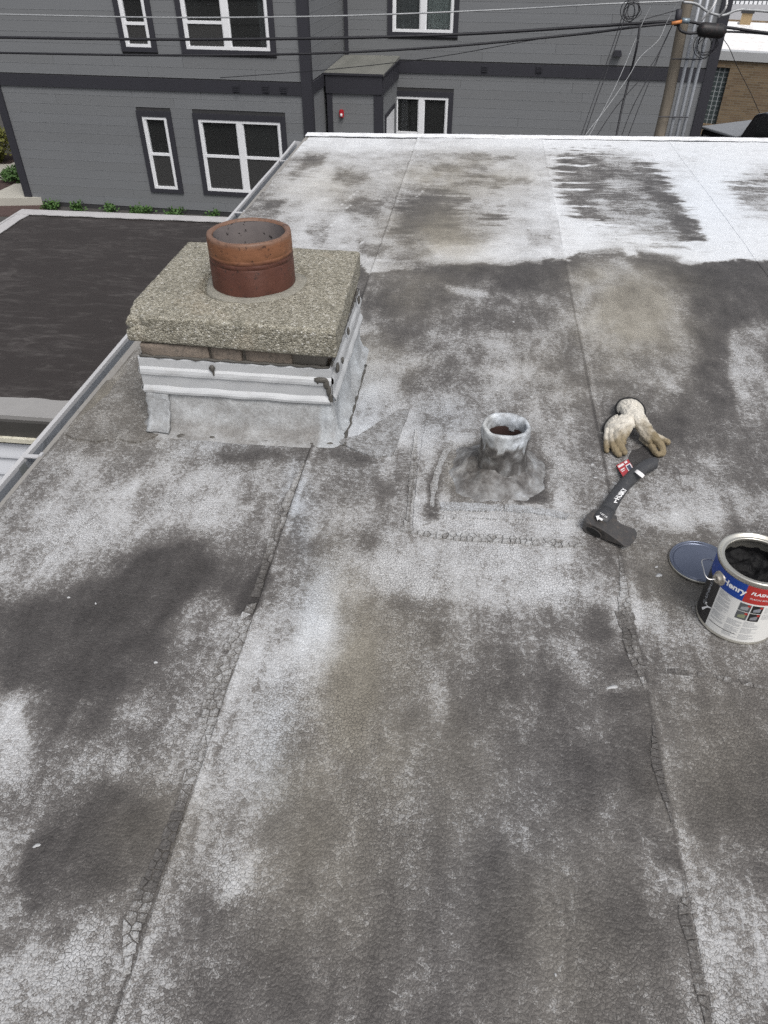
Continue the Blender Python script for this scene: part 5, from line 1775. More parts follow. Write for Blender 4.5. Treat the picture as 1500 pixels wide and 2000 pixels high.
# bump-out trim and its little roof
q = NT('mossy_shingle')
M_SHING = q.fin(q.mix(q.noise(2.2, 5, .7, v=q.scale(q.P, (1, .35, 1))), (.075, .078, .070), (.21, .21, .19)), .95)
boxobj('fascia_board', (es0 - .02, es1 + .02, EY0 - .05, EY0 - .0005, ez1 - .36, ez1 - .035), M_TRIM, apt)
boxobj('fascia_board', (es1 + .0005, es1 + .045, EY0, YR - .001, ez1 - .36, ez1 - .037), M_TRIM, apt)
boxobj('drip_edge', (es0 - .05, es1 + .05, EY0 - .075, EY0 - .002, ez1 - .034, ez1 + .002), M_TRIM, apt)
boxobj('drip_edge', (es1 + .0015, es1 + .07, EY0 + .0, YR - .002, ez1 - .034, ez1 + .001), M_TRIM, apt)
pr = pyobj('porch_roof', [(es0 - .05, EY0 - .07, ez1 + .004), (es1 + .06, EY0 - .07, ez1 + .004), (es1 + .06, YR - .002, ez1 + .05), (es0 - .05, YR - .002, ez1 + .05),
                          (es0 - .05, EY0 - .07, ez1 - .03), (es1 + .06, EY0 - .07, ez1 - .03), (es1 + .06, YR - .002, ez1 - .03), (es0 - .05, YR - .002, ez1 - .03)],
           [(0, 1, 2, 3), (4, 7, 6, 5), (0, 4, 5, 1), (1, 5, 6, 2), (2, 6, 7, 3), (3, 7, 4, 0)], M_SHING, apt)
boxobj('corner_board', (es0 - .01, es0 + .10, EY0 - .03, EY0 - .0005, GZ, ez1 - .362), M_TRIM, apt)
boxobj('corner_board', (es1 - .15, es1 + .032, EY0 - .03, EY0 - .0005, GZ, ez1 - .362), M_TRIM, apt)
boxobj('corner_board', (es1 + .0005, es1 + .030, EY0, EY0 + .06, GZ, ez1 - .362), M_TRIM, apt)
# door in the bump-out's flank
dy0, dz1 = pick_s(748, 232, es1)
dr = boxobj('side_door', (es1 + .001, es1 + .026, EY0 + .45, EY0 + 1.45, GZ + .1, pick_s(752, 231, es1)[1]), M_VINYL, apt)
boxobj('door_casing', (es1 + .001, es1 + .030, EY0 + .36, EY0 + .448, GZ + .1, pick_s(752, 228, es1)[1] + .05), M_TRIM, dr)
boxobj('door_casing', (es1 + .001, es1 + .030, EY0 + .449, EY0 + 1.56, pick_s(752, 231, es1)[1] + .001, pick_s(752, 228, es1)[1] + .05), M_TRIM, dr)
# alarm strobe
ss, sz = pick(668, 221, EY0)
M_REDP = plain('red_plastic', (.40, .02, .03), .4)
bm = bmesh.new(); box(bm, ss - .045, ss + .045, EY0 - .075, EY0 - .012, sz - .075, sz + .075)
bmesh.ops.bevel(bm, geom=bm.edges[:], offset=.015, segments=2, affect='EDGES')
st = obj('alarm_strobe', bm, M_REDP, apt)
bm = bmesh.new(); bmesh.ops.create_uvsphere(bm, u_segments=16, v_segments=10, radius=.026)
for v in bm.verts: v.co = Vector((v.co.x + ss, v.co.y * .7 + EY0 - .078, v.co.z * 1.2 + sz - .02))
obj('strobe_lens', bm, M_VINYL, st, True)


def window(o, y0, units, room=True, curtains=()):
    """units: list of (fraction0, fraction1, [rail heights as fraction from bottom], screen top fraction or None)"""
    s0, s1, z0, z1 = o
    tw = .105
    bm = bmesh.new()
    ya, yb = y0 - .036, y0 + .002
    box(bm, s0, s1, ya, yb, z1 - tw, z1); box(bm, s0, s1, ya, yb, z0, z0 + tw * .75)
    box(bm, s0, s0 + tw, ya, yb, z0 + tw * .75, z1 - tw); box(bm, s1 - tw, s1, ya, yb, z0 + tw * .75, z1 - tw)
    win = obj('window', bm, M_TRIM, apt)
    a, b, c, d = s0 + tw, s1 - tw, z0 + tw * .75, z1 - tw
    fw = .05
    bm = bmesh.new()
    ya, yb = y0 - .026, y0 + .06
    box(bm, a, b, ya, yb, d - fw, d); box(bm, a, b, ya, yb, c, c + fw)
    box(bm, a, a + fw, ya, yb, c + fw, d - fw); box(bm, b - fw, b, ya, yb, c + fw, d - fw)
    obj('frame', bm, M_VINYL, win)
    for k, (f0, f1, rails, scr) in enumerate(units):
        ua, ub = a + fw + (b - a - 2 * fw) * f0, a + fw + (b - a - 2 * fw) * f1
        if f0 > 0:
            boxobj('mullion', (ua - .055, ua + .055, y0 - .025, y0 + .058, c + fw, d - fw), M_VINYL, win); ua += .055
        if f1 < 1: ub -= .055
        for rf in rails:
            zr = c + fw + (d - c - 2 * fw) * rf
            boxobj('sash_rail', (ua, ub, y0 - .012, y0 + .05, zr - .024, zr + .024), M_VINYL, win)
        boxobj('sash_stile', (ua, ua + .022, y0 - .008, y0 + .045, c + fw, d - fw), M_VINYL, win)
        boxobj('sash_stile', (ub - .022, ub, y0 - .008, y0 + .045, c + fw, d - fw), M_VINYL, win)
        cuts = [c + fw] + [c + fw + (d - c - 2 * fw) * rf for rf in sorted(rails)] + [d - fw]
        for j in range(len(cuts) - 1):
            g0 = cuts[j] + (.024 if j else 0); g1 = cuts[j + 1] - (.024 if j < len(cuts) - 2 else 0)
            bm = bmesh.new(); yy = y0 + .022 + .012 * j
            bm.faces.new([bm.verts.new(p) for p in ((ua + .022, yy, g0), (ub - .022, yy, g0), (ub - .022, yy, g1), (ua + .022, yy, g1))])
            obj('pane', bm, M_GLASS, win)
        if scr:
            zt = c + fw + (d - c - 2 * fw) * scr
            bm = bmesh.new(); yy = y0 + .002
            bm.faces.new([bm.verts.new(p) for p in ((ua + .022, yy, c + fw), (ub - .022, yy, c + fw), (ub - .022, yy, zt - .024), (ua + .022, yy, zt - .024))])
            obj('insect_screen', bm, M_SCREEN, win)
    # room behind
    bm = bmesh.new(); box(bm, a - .3, b + .3, y0 + .125, y0 + 2.6, c - .5, d + .3)
    bmesh.ops.delete(bm, geom=[f for f in bm.faces if f.calc_center_median().y < y0 + .2], context='FACES_ONLY')
    bmesh.ops.reverse_faces(bm, faces=bm.faces[:])
    obj('room', bm, M_ROOM, win)
    for f0, f1, mat in curtains:
        bm = bmesh.new(); N = 60; rows = [[], []]
        for k in range(N + 1):
            t = k / N; s = a + (b - a) * (f0 + (f1 - f0) * t)
            y = y0 + .13 + .025 * math.sin(t * 46) + .012 * math.sin(t * 17)
            rows[0].append(bm.verts.new((s, y, c - .05))); rows[1].append(bm.verts.new((s, y, d)))
        for k in range(N): bm.faces.new((rows[0][k], rows[0][k + 1], rows[1][k + 1], rows[1][k]))
        obj('curtain_or_backing', bm, mat, win, True)
    return win


window(W['ln'], 0, [(0, 1, [.49], .49)])
window(W['lw'], 0, [(0, .5, [.50], .50), (.5, 1, [.50], .50)], curtains=((.54, .97, M_DIM),))  # dim sheet added behind the right unit in place of reflected siding
window(W['un'], 0, [(0, 1, [.26, .62], .26)])
window(W['uw'], 0, [(0, .5, [.30, .62], .30), (.5, 1, [.62], None)], curtains=((.03, .16, M_DIM), (.86, .97, M_BLIND)))
window(W['rl'], YR, [(0, .5, [.46], .46), (.5, 1, [], None)])
window(W['ru'], YR, [(0, .5, [.62], None), (.5, 1, [], None)], curtains=((.02, .47, M_BLIND), (.53, .98, M_CURT)))
# small louvred vents on the band boards, hooded exhaust
for px, py, y0 in ((462, 172, 0), (520, 173, 0), (555, 174, 0), (947, 134, YR), (1053, 135, YR)):
    s, z = pick(px, py, y0)
    bm = bmesh.new(); box(bm, s - .065, s + .065, y0 - .048, y0 - .0325, z - .065, z + .065)
    lv = obj('louvre_vent', bm, M_TRIM, apt)
    for k in range(4):
        bm = bmesh.new(); zz = z - .05 + k * .028
        box(bm, s - .055, s + .055, y0 - .060, y0 - .0485, zz, zz + .012)
        obj('louvre_blade', bm, M_TRIM, lv)
s, z = pick(1206, 103, YR)
bm = bmesh.new()
prism(bm, [(-.09, 0), (.09, 0), (.06, .10), (-.06, .10)], 0, .12)
hv = obj('exhaust_hood', bm, M_TRIM, apt); hv.rotation_euler = (math.pi / 2, 0, 0); hv.location = (s, YR - .018, z - .05)

# ================================================================ LOW ADDITION WITH DARK ROOF
LZ = -.60
L_R, L_L, L_N, L_F = -1.19, -3.32, 2.60, 5.30
q = NT('dark_roll_roofing')
st_ = q.noise(1.0, 7, .7, v=q.scale(q.P, (5.0, 15.0, 1.0)), dist=1.2)
col = q.mix(q.smooth(q.math('ADD', st_, q.math('MULTIPLY', q.math('SUBTRACT', q.noise(2.5, 4), .5), .6)), .44, .95), (.030, .0255, .0245), (.100, .092, .088))
col = q.mix(q.math('MULTIPLY', q.smooth(q.noise(60, 4, .7), .62, .75), .5), col, (.15, .145, .14))
q.bump(q.noise(120, 4), .3, .003)
M_DARKROOF = q.fin(col, .85, 0, .3)
low = tag(empty('low_addition', (L_R, L_N, LZ)), 'lower addition with dark flat roof and white siding at left', 'building')
bm = bmesh.new(); box(bm, L_L - L_R, 0, 0, L_F - L_N, -.12, 0); obj('roof_membrane', bm, M_DARKROOF, low)
M_LAPW = plain('greyish_white_edging', (.40, .39, .39), .7, var=.1, sc=5, grime=(.34, .33, .33))


def wavy_strip(name, p0, p1, w, z, nrm, mat, parent, amp=.012):
    bm = bmesh.new(); N = 70; A, B = [], []
    p0, p1, nrm = Vector(p0), Vector(p1), Vector(nrm)
    for k in range(N + 1):
        p = p0.lerp(p1, k / N); i = p + nrm * (w + amp * (mnoise.noise(Vector((k * .35, p0.x * 3, 1))) + .5 * mnoise.noise(Vector((k * .9, p0.y, 4)))))
        A.append((p, i))
    va = [bm.verts.new((p.x, p.y, z)) for p, i in A]; vb = [bm.verts.new((i.x, i.y, z)) for p, i in A]
    vc = [bm.verts.new((p.x, p.y, z - .09)) for p, i in A]; vd = [bm.verts.new((i.x, i.y, z - .005)) for p, i in A]
    for k in range(N):
        bm.faces.new((va[k], va[k + 1], vb[k + 1], vb[k])); bm.faces.new((va[k], vc[k], vc[k + 1], va[k + 1])); bm.faces.new((vb[k], vb[k + 1], vd[k + 1], vd[k]))
    bmesh.ops.recalc_face_normals(bm, faces=bm.faces[:])
    return obj(name, bm, mat, parent)


wx, wy = L_L - L_R, L_F - L_N
wavy_strip('edge_strip', (wx - .02, wy + .01), (.0, wy + .01), .085, .012, (0, -1), M_LAPW, low)
wavy_strip('edge_strip', (wx - .014, -.01), (wx - .014, wy - .08), .09, .0095, (1, 0), M_LAPW, low)
wavy_strip('edge_strip', (wx, -.012), (.0, -.012), .15, .007, (0, 1), plain('grey_edging', (.27, .265, .26), .8, var=.15, sc=8), low)
for d, nm in (((wx - .03, -.0, wy + .012, wy + .030, -.10, .0125), 'drip_edge'), ((wx - .034, wx - .0165, .01, wy + .011, -.10, .0115), 'drip_edge')):
    boxobj(nm, d, M_LAPW, low)
M_CREAM = plain('cream_fascia', (.62, .60, .50), .6, var=.08, sc=10, grime=(.2, .17, .12))
boxobj('fascia_board', (wx - .03, .0, -.034, -.014, -.13, -.012), plain('dark_fascia', (.05, .048, .045), .8, var=.3), low)
boxobj('fascia_board', (wx - .03, .0, -.052, -.0345, -.112, -.090), M_CREAM, low)
M_VSID = plain('white_vinyl_siding', (.62, .64, .68), .5, var=.04, sc=4)
z = -.115
for k in range(20):
    z1_ = z; z0_ = z - .098
    vs = []
    for s in (wx, .0):
        vs += [(s, -.012, z0_), (s, -.034, z0_), (s, -.033, z0_ + .01), (s, -.016, z1_ - .002), (s, -.012, z1_ - .002)]
    n = 5
    fs = [tuple(reversed((j, (j + 1) % n, n + (j + 1) % n, n + j))) for j in range(n)] + [tuple(range(n)), tuple(range(2 * n - 1, n - 1, -1))]
    pyobj('siding_plank', vs, fs, M_VSID, low)
    z = z0_
boxobj('wall_core', (wx + .02, .0, -.011, wy - .02, GZ - LZ, -.121), M_SHEATH, low)

# the wall of our own building beneath the eave
boxobj_w = boxobj('house_wall', (ROOF_L + .02, 2.85, V0 + .05, 5.15, GZ, -.222), plain('house_wall_brick', (.24, .18, .14), .9))
tag(boxobj_w, 'masonry wall of the house beneath the foreground roof', 'wall')

# ================================================================ WEEDS AND SHRUBS
M_WEED = plain('fresh_green_leaf', (.055, .115, .028), .7, var=.35, sc=5)
M_OLIVE = plain('yellow_green_leaf', (.13, .135, .030), .7, var=.35, sc=5)


def tuft(name, base, h, r, n, mat, label, cat, group=None, leaf=.06):
    root = tag(empty(name, base), label, cat, group)
    bm = bmesh.new(); stem = bmesh.new()
    for k in range(n):
        a = random.uniform(0, 6.28); rr = r * math.sqrt(random.random()); hh = h * random.uniform(.35, 1) * (1 - .4 * rr / r)
        p = Vector((rr * math.cos(a), rr * math.sin(a), hh))
        tube(stem, [(p.x * .2, p.y * .2, 0), (p.x * .6, p.y * .6, hh * .6), p], .004, 4)
        for j in range(5):
            q_ = p + Vector((random.uniform(-1, 1), random.uniform(-1, 1), random.uniform(-1, .6))) * leaf
            d = Vector((random.uniform(-1, 1), random.uniform(-1, 1), random.uniform(-.2, .9))).normalized() * leaf
            w = d.cross(Vector((random.uniform(-1, 1), random.uniform(-1, 1), 1))).normalized() * leaf * .32
            bm.faces.new([bm.verts.new(x) for x in (q_, q_ + d * .5 + w, q_ + d, q_ + d * .5 - w)])
    obj('foliage', bm, mat, root); obj('stem', stem, mat, root)
    return root


tl = ('bushy green weed nearest the dark corner board', 'small green weed second from the dark corner board', 'tiny sparse weed below the narrow window\'s left side', 'wide green weed below the narrow lower window', 'green weed below the gap between lower windows', 'small weed at the wall foot beside the flue')
for (px, py, hw, nn_), lb in zip(((98, 399, .17, 46), (150, 404, .13, 30), (213, 411, .13, 22), (275, 409, .22, 50), (341, 416, .19, 36), (418, 424, .10, 20)), tl):
    s, zt = pick(px, py, -.22)
    b = O + ax_ * s - ay_ * .22
    tuft('weed_plant', (b.x, b.y, GZ), max(.18, zt - GZ), hw, nn_, M_WEED, lb, 'weed', 'weeds along the apartment wall', .07)
b = at(-5, 318, GZ); tuft('shrub', (b.x, b.y, GZ), 1.1, .55, 220, M_OLIVE, 'yellow-green shrub by the concrete walk at far left', 'shrub', None, .10)
b = at(42, 352, GZ); tuft('shrub', (b.x, b.y, GZ), .35, .45, 130, M_WEED, 'low dark green shrub between walk and step', 'shrub', None, .08)
b = far(-40, 240, 27)
bm = bmesh.new(); box(bm, -6, 1.6, 0, 5, GZ, 2.5)
nb = empty('dark_building', (b.x, b.y, 0), BETA)
tag(nb, 'dark green building beyond the apartment corner', 'building')
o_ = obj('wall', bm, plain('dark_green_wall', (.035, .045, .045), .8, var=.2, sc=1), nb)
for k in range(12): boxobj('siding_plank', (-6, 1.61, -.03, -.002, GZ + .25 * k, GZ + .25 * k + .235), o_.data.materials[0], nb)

# ================================================================ UTILITY POLE AND CABLES
PD = 14.5
pb, pt = far(1284, 285, PD), far(1347, -10, PD)
dirp = (pt - pb).normalized()
base = pb + dirp * ((GZ - pb.z) / dirp.z)
pole = tag(empty('utility_pole', base), 'weathered wooden utility pole with three conduits beside the building', 'utility pole')
q = NT('weathered_pole_wood')
g_ = q.noise(1.0, 6, .7, v=q.scale(q.P, (30, 30, 2)))
col = q.mix(g_, (.10, .085, .068), (.29, .255, .21)); q.bump(g_, .5, .01)
M_POLE = q.fin(col, .95, 0, .2)
bm = bmesh.new()
top = pt + dirp * 3
tube(bm, [(base.lerp(top, k / 16) - base) + Vector((.012 * math.sin(k * 1.3), .01 * math.cos(k), 0)) for k in range(17)], [.105 - .0017 * k for k in range(17)], 18)
obj('pole_shaft', bm, M_POLE, pole, True)
M_PVC = plain('grey_conduit', (.30, .315, .34), .45, metal=.2, var=.08)
M_CABLE = plain('black_cable', (.014, .014, .018), .55); M_STRAND = plain('grey_strand', (.32, .33, .34), .5, metal=.3, var=.5, sc=14)
for x0, x1 in ((1307, 1352), (1320, 1366), (1331, 1380)):
    a, b = far(x0, 270, PD - .12), far(x1, 70, PD - .12); d = (b - a).normalized()
    a2 = a + d * ((GZ - a.z) / d.z); b2 = b + d * 1.2
    bm = bmesh.new(); tube(bm, [a2 - base, a2.lerp(b2, .5) - base, b2 - base], .030, 14); obj('conduit', bm, M_PVC, pole, True)
for py in (115, 228):
    x = 1345 - (py - 0) * .232
    a, b = far(x - 6, py, PD - .16), far(x + 52, py + 1, PD - .18)
    bm = bmesh.new(); tube(bm, [a - base, b - base], .010, 6); obj('standoff_bracket', bm, M_TRIM, pole)
M_SPLICE = plain('black_splice_case', (.012, .012, .013), .5, grime=(.05, .03, .03))
bm = bmesh.new(); a, b = far(1362, 57, PD - .45), far(1418, 62, PD - .45)
tube(bm, [a + (b - a) * t - base for t in (0, .06, .12, .2, .8, .9, .96, 1)], [.03, .075, .10, .105, .105, .09, .05, .03], 14)
obj('splice_case', bm, M_SPLICE, pole, True)
bm = bmesh.new(); a, b = far(1312, 46, PD - .4), far(1332, 42, PD - .4); tube(bm, [a - base, b - base], .026, 10); obj('orange_sleeve', bm, plain('orange_sleeve', (.52, .20, .07), .5), pole, True)
bm = bmesh.new(); a, b = far(1332, 40, PD - .4), far(1346, 41, PD - .4); tube(bm, [a - base, b - base], .04, 10); obj('cable_clamp', bm, plain('clamp_metal', (.22, .27, .31), .4, metal=.4), pole, True)
bm = bmesh.new(); a, b = far(1327, 18, PD - .3), far(1322, 50, PD - .3); tube(bm, [a - base, b - base], .05, 8); obj('wall_bracket', bm, M_TRIM, pole, True)


def cable(name, pts, r, mat, label, d=None, cat='cable', group='overhead cables'):
    """pts: (px, py, distance)"""
    P = catmull([far(*p) for p in pts], 10)
    bm = bmesh.new(); o0 = P[0].copy()
    tube(bm, [p - o0 for p in P], r, 7)
    o = obj(name, bm, mat, None, True); o.location = o0
    return tag(o, label, cat, group)


A = PD - .35
cable('overhead_cable', [(-120, 26, 16), (0, 28, 15.8), (300, 34, 15.4), (560, 33, 15), (760, 28, 14.8), (1000, 18, 14.6), (1180, 8, A), (1335, 2, A)], .012, M_STRAND, 'pale grey wire, uppermost of the lines crossing the apartment wall')
cable('overhead_cable', [(-120, 70, 16), (0, 73, 15.8), (300, 77, 15.4), (620, 75, 15), (900, 67, 14.7), (1150, 52, 14.4), (1320, 41, A)], .024, M_CABLE, 'thick black cable, middle of the lines crossing the apartment wall')
cable('overhead_cable', [(-120, 100, 16), (0, 103, 15.8), (300, 108, 15.4), (600, 105, 15), (860, 92, 14.7), (1120, 68, 14.4), (1240, 53, A), (1320, 45, A)], .019, M_CABLE, 'black cable, lowest of the long lines on the apartment wall')
cable('overhead_cable', [(430, 152, 15.6), (640, 136, 15.2), (850, 112, 14.8), (1080, 72, 14.5), (1315, 44, A)], .006, M_CABLE, 'hair-thin dark wire rising to the right across the porch roof')
cable('overhead_cable', [(1250, 40, A), (1300, 26, A), (1322, 20, A)], .006, M_CABLE, 'short thin wire just left of the pole top')
cable('overhead_cable', [(1250, 48, A - .1), (1244, 90, A - .2), (1230, 150, 14), (1215, 210, 13.8), (1200, 285, 13.5)], .018, M_CABLE, 'thick black drop cable hanging left of the pole')
cable('overhead_cable', [(1228, 8, A), (1212, 60, 14), (1185, 140, 13.8), (1160, 210, 13.5), (1135, 285, 13.2)], .0075, M_CABLE, 'thin dark drop wire, leftmost of the slanting pair')
cable('overhead_cable', [(1221, 14, A + .1), (1203, 70, 14.1), (1175, 150, 13.9), (1152, 215, 13.6), (1128, 285, 13.3)], .006, M_CABLE, 'thin dark drop wire beside the leftmost slanting one')
cable('overhead_cable', [(1290, -20, A), (1262, 30, A), (1240, 80, 14.0), (1215, 140, 13.8), (1186, 200, 13.4), (1140, 285, 12.8)], .0046, M_STRAND, 'pale twisted service wire, steeper of two')
cable('overhead_cable', [(1330, -6, A), (1304, 40, A), (1286, 78, 14), (1250, 112, 13.8), (1226, 152, 13.6), (1183, 213, 13.3), (1150, 255, 13), (1130, 285, 12.8)], .0046, M_STRAND, 'pale twisted service wire, flatter of two')
for k, (x1, lb) in enumerate(((1150, 'thin dark drop wire fanning farthest left from the orange sleeve'), (1205, 'thin dark drop wire, middle of the fan below the orange sleeve'), (1218, 'thin dark drop wire fanning closest to the pole'))):
    cable('overhead_cable', [(1314, 47, A), (1293, 92, A), (1268 - (5 if k == 0 else -4 * k), 140, 14), ((1268 + x1) / 2 - 8 + k * 6, 212, 13.8), (x1, 290, 13.6)], .0065, M_CABLE, lb)
cable('overhead_cable', [(1335, 4, A), (1360, 8, A), (1385, 24, A), (1412, 30, A), (1440, 20, A), (1470, 20, A), (1560, 28, A)], .020, M_STRAND, 'sagging pale grey cable right of the pole top')
cable('overhead_cable', [(1345, 42, A), (1380, 49, A), (1430, 55, A), (1480, 62, A), (1580, 74, A)], .022, M_CABLE, 'black cable leaving the splice case to the right, upper one')
cable('overhead_cable', [(1418, 62, A - .1), (1450, 63, A), (1500, 67, A), (1580, 78, A)], .016, M_CABLE, 'black cable leaving the splice case to the right, lower one')
cable('overhead_cable', [(1325, 50, A), (1330, 60, A - .1), (1345, 65, A - .1), (1365, 64, A - .1)], .022, M_CABLE, 'black cable loop under the clamp on the pole')
cable('overhead_cable', [(1412, 75, A), (1425, 95, A), (1440, 130, 16), (1470, 190, 17), (1500, 260, 18)], .006, M_CABLE, 'thin wire slanting down across the brick wall')
for k, (cx, cy, rr, lb) in enumerate(((1233, 18, .11, 'tangled coil of spare wire on the upper line left of the pole'), (1380, 85, .14, 'tangled coil of thin black wire under the splice case'))):
    P = []
    for j in range(90):
        t = j / 89 * 6 * 2 * math.pi
        c0 = far(cx, cy, A - .1)
        P.append(c0 + Vector((rr * (1 + .35 * math.sin(j * .23)) * math.cos(t) + .03 * math.sin(j * .31), .05 * math.sin(j * .5), rr * 1.1 * math.sin(t) * (1 + .3 * math.cos(j * .17)) - .02)))
    bm = bmesh.new(); tube(bm, [p - P[0] for p in P], .0055, 5); o = obj('wire_coil', bm, M_CABLE, None, True); o.location = P[0]; tag(o, lb, 'wire coil')
for k, (a, b, lb) in enumerate(((( 1402, -10), (1370, 40), 'white-grey riser wire just right of the conduits, left one'), ((1420, -10), (1404, 34), 'white-grey riser wire just right of the conduits, right one'))):
    cable('riser_wire', [(a[0], a[1], A), ((a[0] + b[0]) / 2 + 6, 14, A - .1), (b[0], b[1], A)], .016, plain('pale_wire', (.6, .6, .6), .5), lb, group=None)

# ================================================================ TAN BRICK BUILDING
BD = 24.0
c1 = far(1380, 100, BD); c2 = far(1620, 104, BD - 1.2)
bx = (c2 - c1); bx.z = 0; bl = bx.length; ang = math.atan2(bx.y, bx.x)
brk = tag(empty('brick_building', (c1.x, c1.y, 0), ang), 'tan brick building with white flat roof and glass block window', 'building')
bxa, bya = Vector((math.cos(ang), math.sin(ang), 0)), Vector((-math.sin(ang), math.cos(ang), 0))


def bpick(px, py, y0=0.0):
    r, _ = ray(px, py); d0 = Vector((-c1.x, -c1.y, H)); t = (y0 - d0.dot(bya)) / r.dot(bya); p = d0 + r * t
    return p.dot(bxa), p.z


q = NT('tan_brick')
mp = q.n.new('ShaderNodeMapping'); mp.inputs['Rotation'].default_value = (math.pi / 2, 0, 0); q.put(mp.inputs[0], q.P)
bt = q.n.new('ShaderNodeTexBrick'); q.put(bt.inputs['Vector'], mp.outputs[0]); bt.inputs['Scale'].default_value = 1.0
bt.inputs['Brick Width'].default_value = .19; bt.inputs['Row Height'].default_value = .060; bt.inputs['Mortar Size'].default_value = .006
bt.inputs['Color1'].default_value = (.235, .175, .11, 1); bt.inputs['Color2'].default_value = (.15, .108, .068, 1); bt.inputs['Mortar'].default_value = (.21, .185, .15, 1); bt.inputs['Bias'].default_value = .1
col = q.mix(q.math('MULTIPLY', q.smooth(q.noise(2.0, 5, .6), .45, .7), .5), bt.outputs['Color'], (.18, .125, .085))
M_TANB = q.fin(col, .9, 0, .2)
pz = bpick(1450, 101)[1]; pz0 = bpick(1450, 119)[1]
gx0, gz1 = bpick(1398, 131); gx1 = bpick(1427, 131)[0]; gz0 = bpick(1385, 243)[1]
xs0 = -1.6
bm = bmesh.new()
box(bm, xs0, gx0, 0, .3, GZ, pz0); box(bm, gx1, bl + 3, 0, .3, GZ, pz0); box(bm, gx0, gx1, 0, .3, gz1, pz0); box(bm, gx0, gx1, 0, .3, GZ, gz0)
obj('wall', bm, M_TANB, brk)
M_WROOF = plain('white_flat_roof', (.80, .80, .80), .7, var=.04, sc=1.5, grime=(.66, .60, .55))
M_COPE = plain('grey_coping', (.42, .43, .44), .5, var=.06)
boxobj('coping', (xs0, bl + 3, -.06, .32, pz0 + .001, pz), M_COPE, brk)
yb_ = 7.5
boxobj('roof_deck', (xs0, bl + 3, .322, yb_, pz - .25, pz - .02), M_WROOF, brk)
boxobj('rear_wall', (xs0, bl + 3, yb_ + .001, yb_ + .2, GZ, pz + .02), M_TANB, brk)
q = NT('glass_block'); M_GB = q.fin(q.mix(q.noise(12, 4), (.030, .042, .044), (.085, .105, .108)), .15, 0, .6)
ncol, nrow = 3, 12
M_GROUT = plain('pale_grout', (.34, .37, .38), .8)
gl = boxobj('glass_block_window', (gx0, gx1, .10, .16, gz0, gz1), M_GROUT, brk)
cw, ch = (gx1 - gx0) / ncol, (gz1 - gz0) / nrow
for i in range(ncol):
    for j in range(nrow):
        boxobj('glass_block', (gx0 + i * cw + .016, gx0 + (i + 1) * cw - .016, .085, .099, gz0 + j * ch + .016, gz0 + (j + 1) * ch - .016), M_GB, gl)
# rooftop chimney
ck0, ckz = bpick(1444, 48, 5.0); ck1 = bpick(1465, 48, 5.0)[0]
chz = bpick(1455, 26, 5.0)[1]
bs = boxobj('rooftop_chimney', (ck0, ck1, 5.0, 5.6, ckz, chz), plain('yellow_brick', (.34, .25, .14), .9, var=.2, sc=10), brk)
boxobj('chimney_cap', (ck0 - .04, ck1 + .04, 4.96, 5.64, chz + .001, chz + .07), M_SHEATH, bs)
boxobj('chimney_base', (ck0 - .08, ck1 + .1, 4.9, 5.7, pz - .02, ckz), M_WROOF, bs)

# ================================================================ PICKUP TRUCK
truck = tag(empty('pickup_truck', (0, 0, 0)), 'black pickup truck with grey bed cover in front of the brick building', 'truck')
bz = GZ + 1.44
tp0, tp1 = at(1372, 246, bz), at(1438, 265, bz)      # near edge of the bed cover, rear corner and cab end
tv = tp1 - tp0; ta = math.atan2(tv.y, tv.x); BL = tv.length
print('truck bed', BL, math.degrees(ta))
truck.location = (tp0.x, tp0.y, GZ); truck.rotation_euler = (0, 0, ta)
M_PAINT = plain('black_car_paint', (.008, .008, .010), .18, var=.1, spec=.6)
M_COVER = plain('grey_bed_cover', (.20, .21, .225), .6, var=.06)


def truck_profile(name, pts, y0, y1, mat, bev=.05):
    bm = bmesh.new(); n = len(pts)
    a = [bm.verts.new((x, y0, z)) for x, z in pts]; b = [bm.verts.new((x, y1, z)) for x, z in pts]
    bm.faces.new(a); bm.faces.new(b[::-1])
    for i in range(n): bm.faces.new((a[(i + 1) % n], a[i], b[i], b[(i + 1) % n]))
    bmesh.ops.recalc_face_normals(bm, faces=bm.faces[:])
    o = obj(name, bm, mat, truck); m = o.modifiers.new('b', 'BEVEL'); m.width = bev; m.segments = 3; m.limit_method = 'ANGLE'
    return o


truck_profile('bed', [(0, .55), (0, 1.38), (BL, 1.38), (BL, .55)], 0, 1.9, M_PAINT, .04)
cvr = truck_profile('bed_cover', [(-.02, 1.385), (-.02, 1.44), (BL, 1.44), (BL, 1.385)], -.03, 1.93, M_COVER, .02)
cab = truck_profile('cab', [(BL + x, z) for x, z in ((.01, .55), (.01, 1.30), (.06, 1.42), (.30, 1.90), (.5, 1.96), (1.5, 1.94), (2.2, 1.42), (3.4, 1.30), (3.5, .55))], 0, 1.9, M_PAINT, .07)
for x, y in ((.45, -.02), (4.3, -.02), (.45, 1.72), (4.3, 1.72)):
    bm = bmesh.new(); lathe(bm, [(.20, 0), (.36, .02), (.40, .05), (.40, .17), (.36, .2), (.2, .2)], 28)
    w_ = obj('wheel', bm, plain('tyre_rubber', (.02, .02, .02), .9), truck, True); w_.rotation_euler = (-math.pi / 2, 0, 0); w_.location = (x, y, .40)
    bm = bmesh.new(); rr_ = lathe(bm, [(.03, .03), (.18, .02), (.21, .05)], 24); bm.faces.new(rr_[0]); obj('rim', bm, M_STRAND, w_, True)
bm = bmesh.new()
for k in range(7): box(bm, .10 + k * .045, .135 + k * .045, -.012, -.001, 1.24 + .012 * (k % 3), 1.285)
obj('emblem', bm, M_STRAND, truck)
gw = boxobj('side_window', (BL + .45, BL + 1.6, -.006, .004, 1.48, 1.82), plain('tinted_glass', (.01, .011, .012), .08, spec=.8), cab)

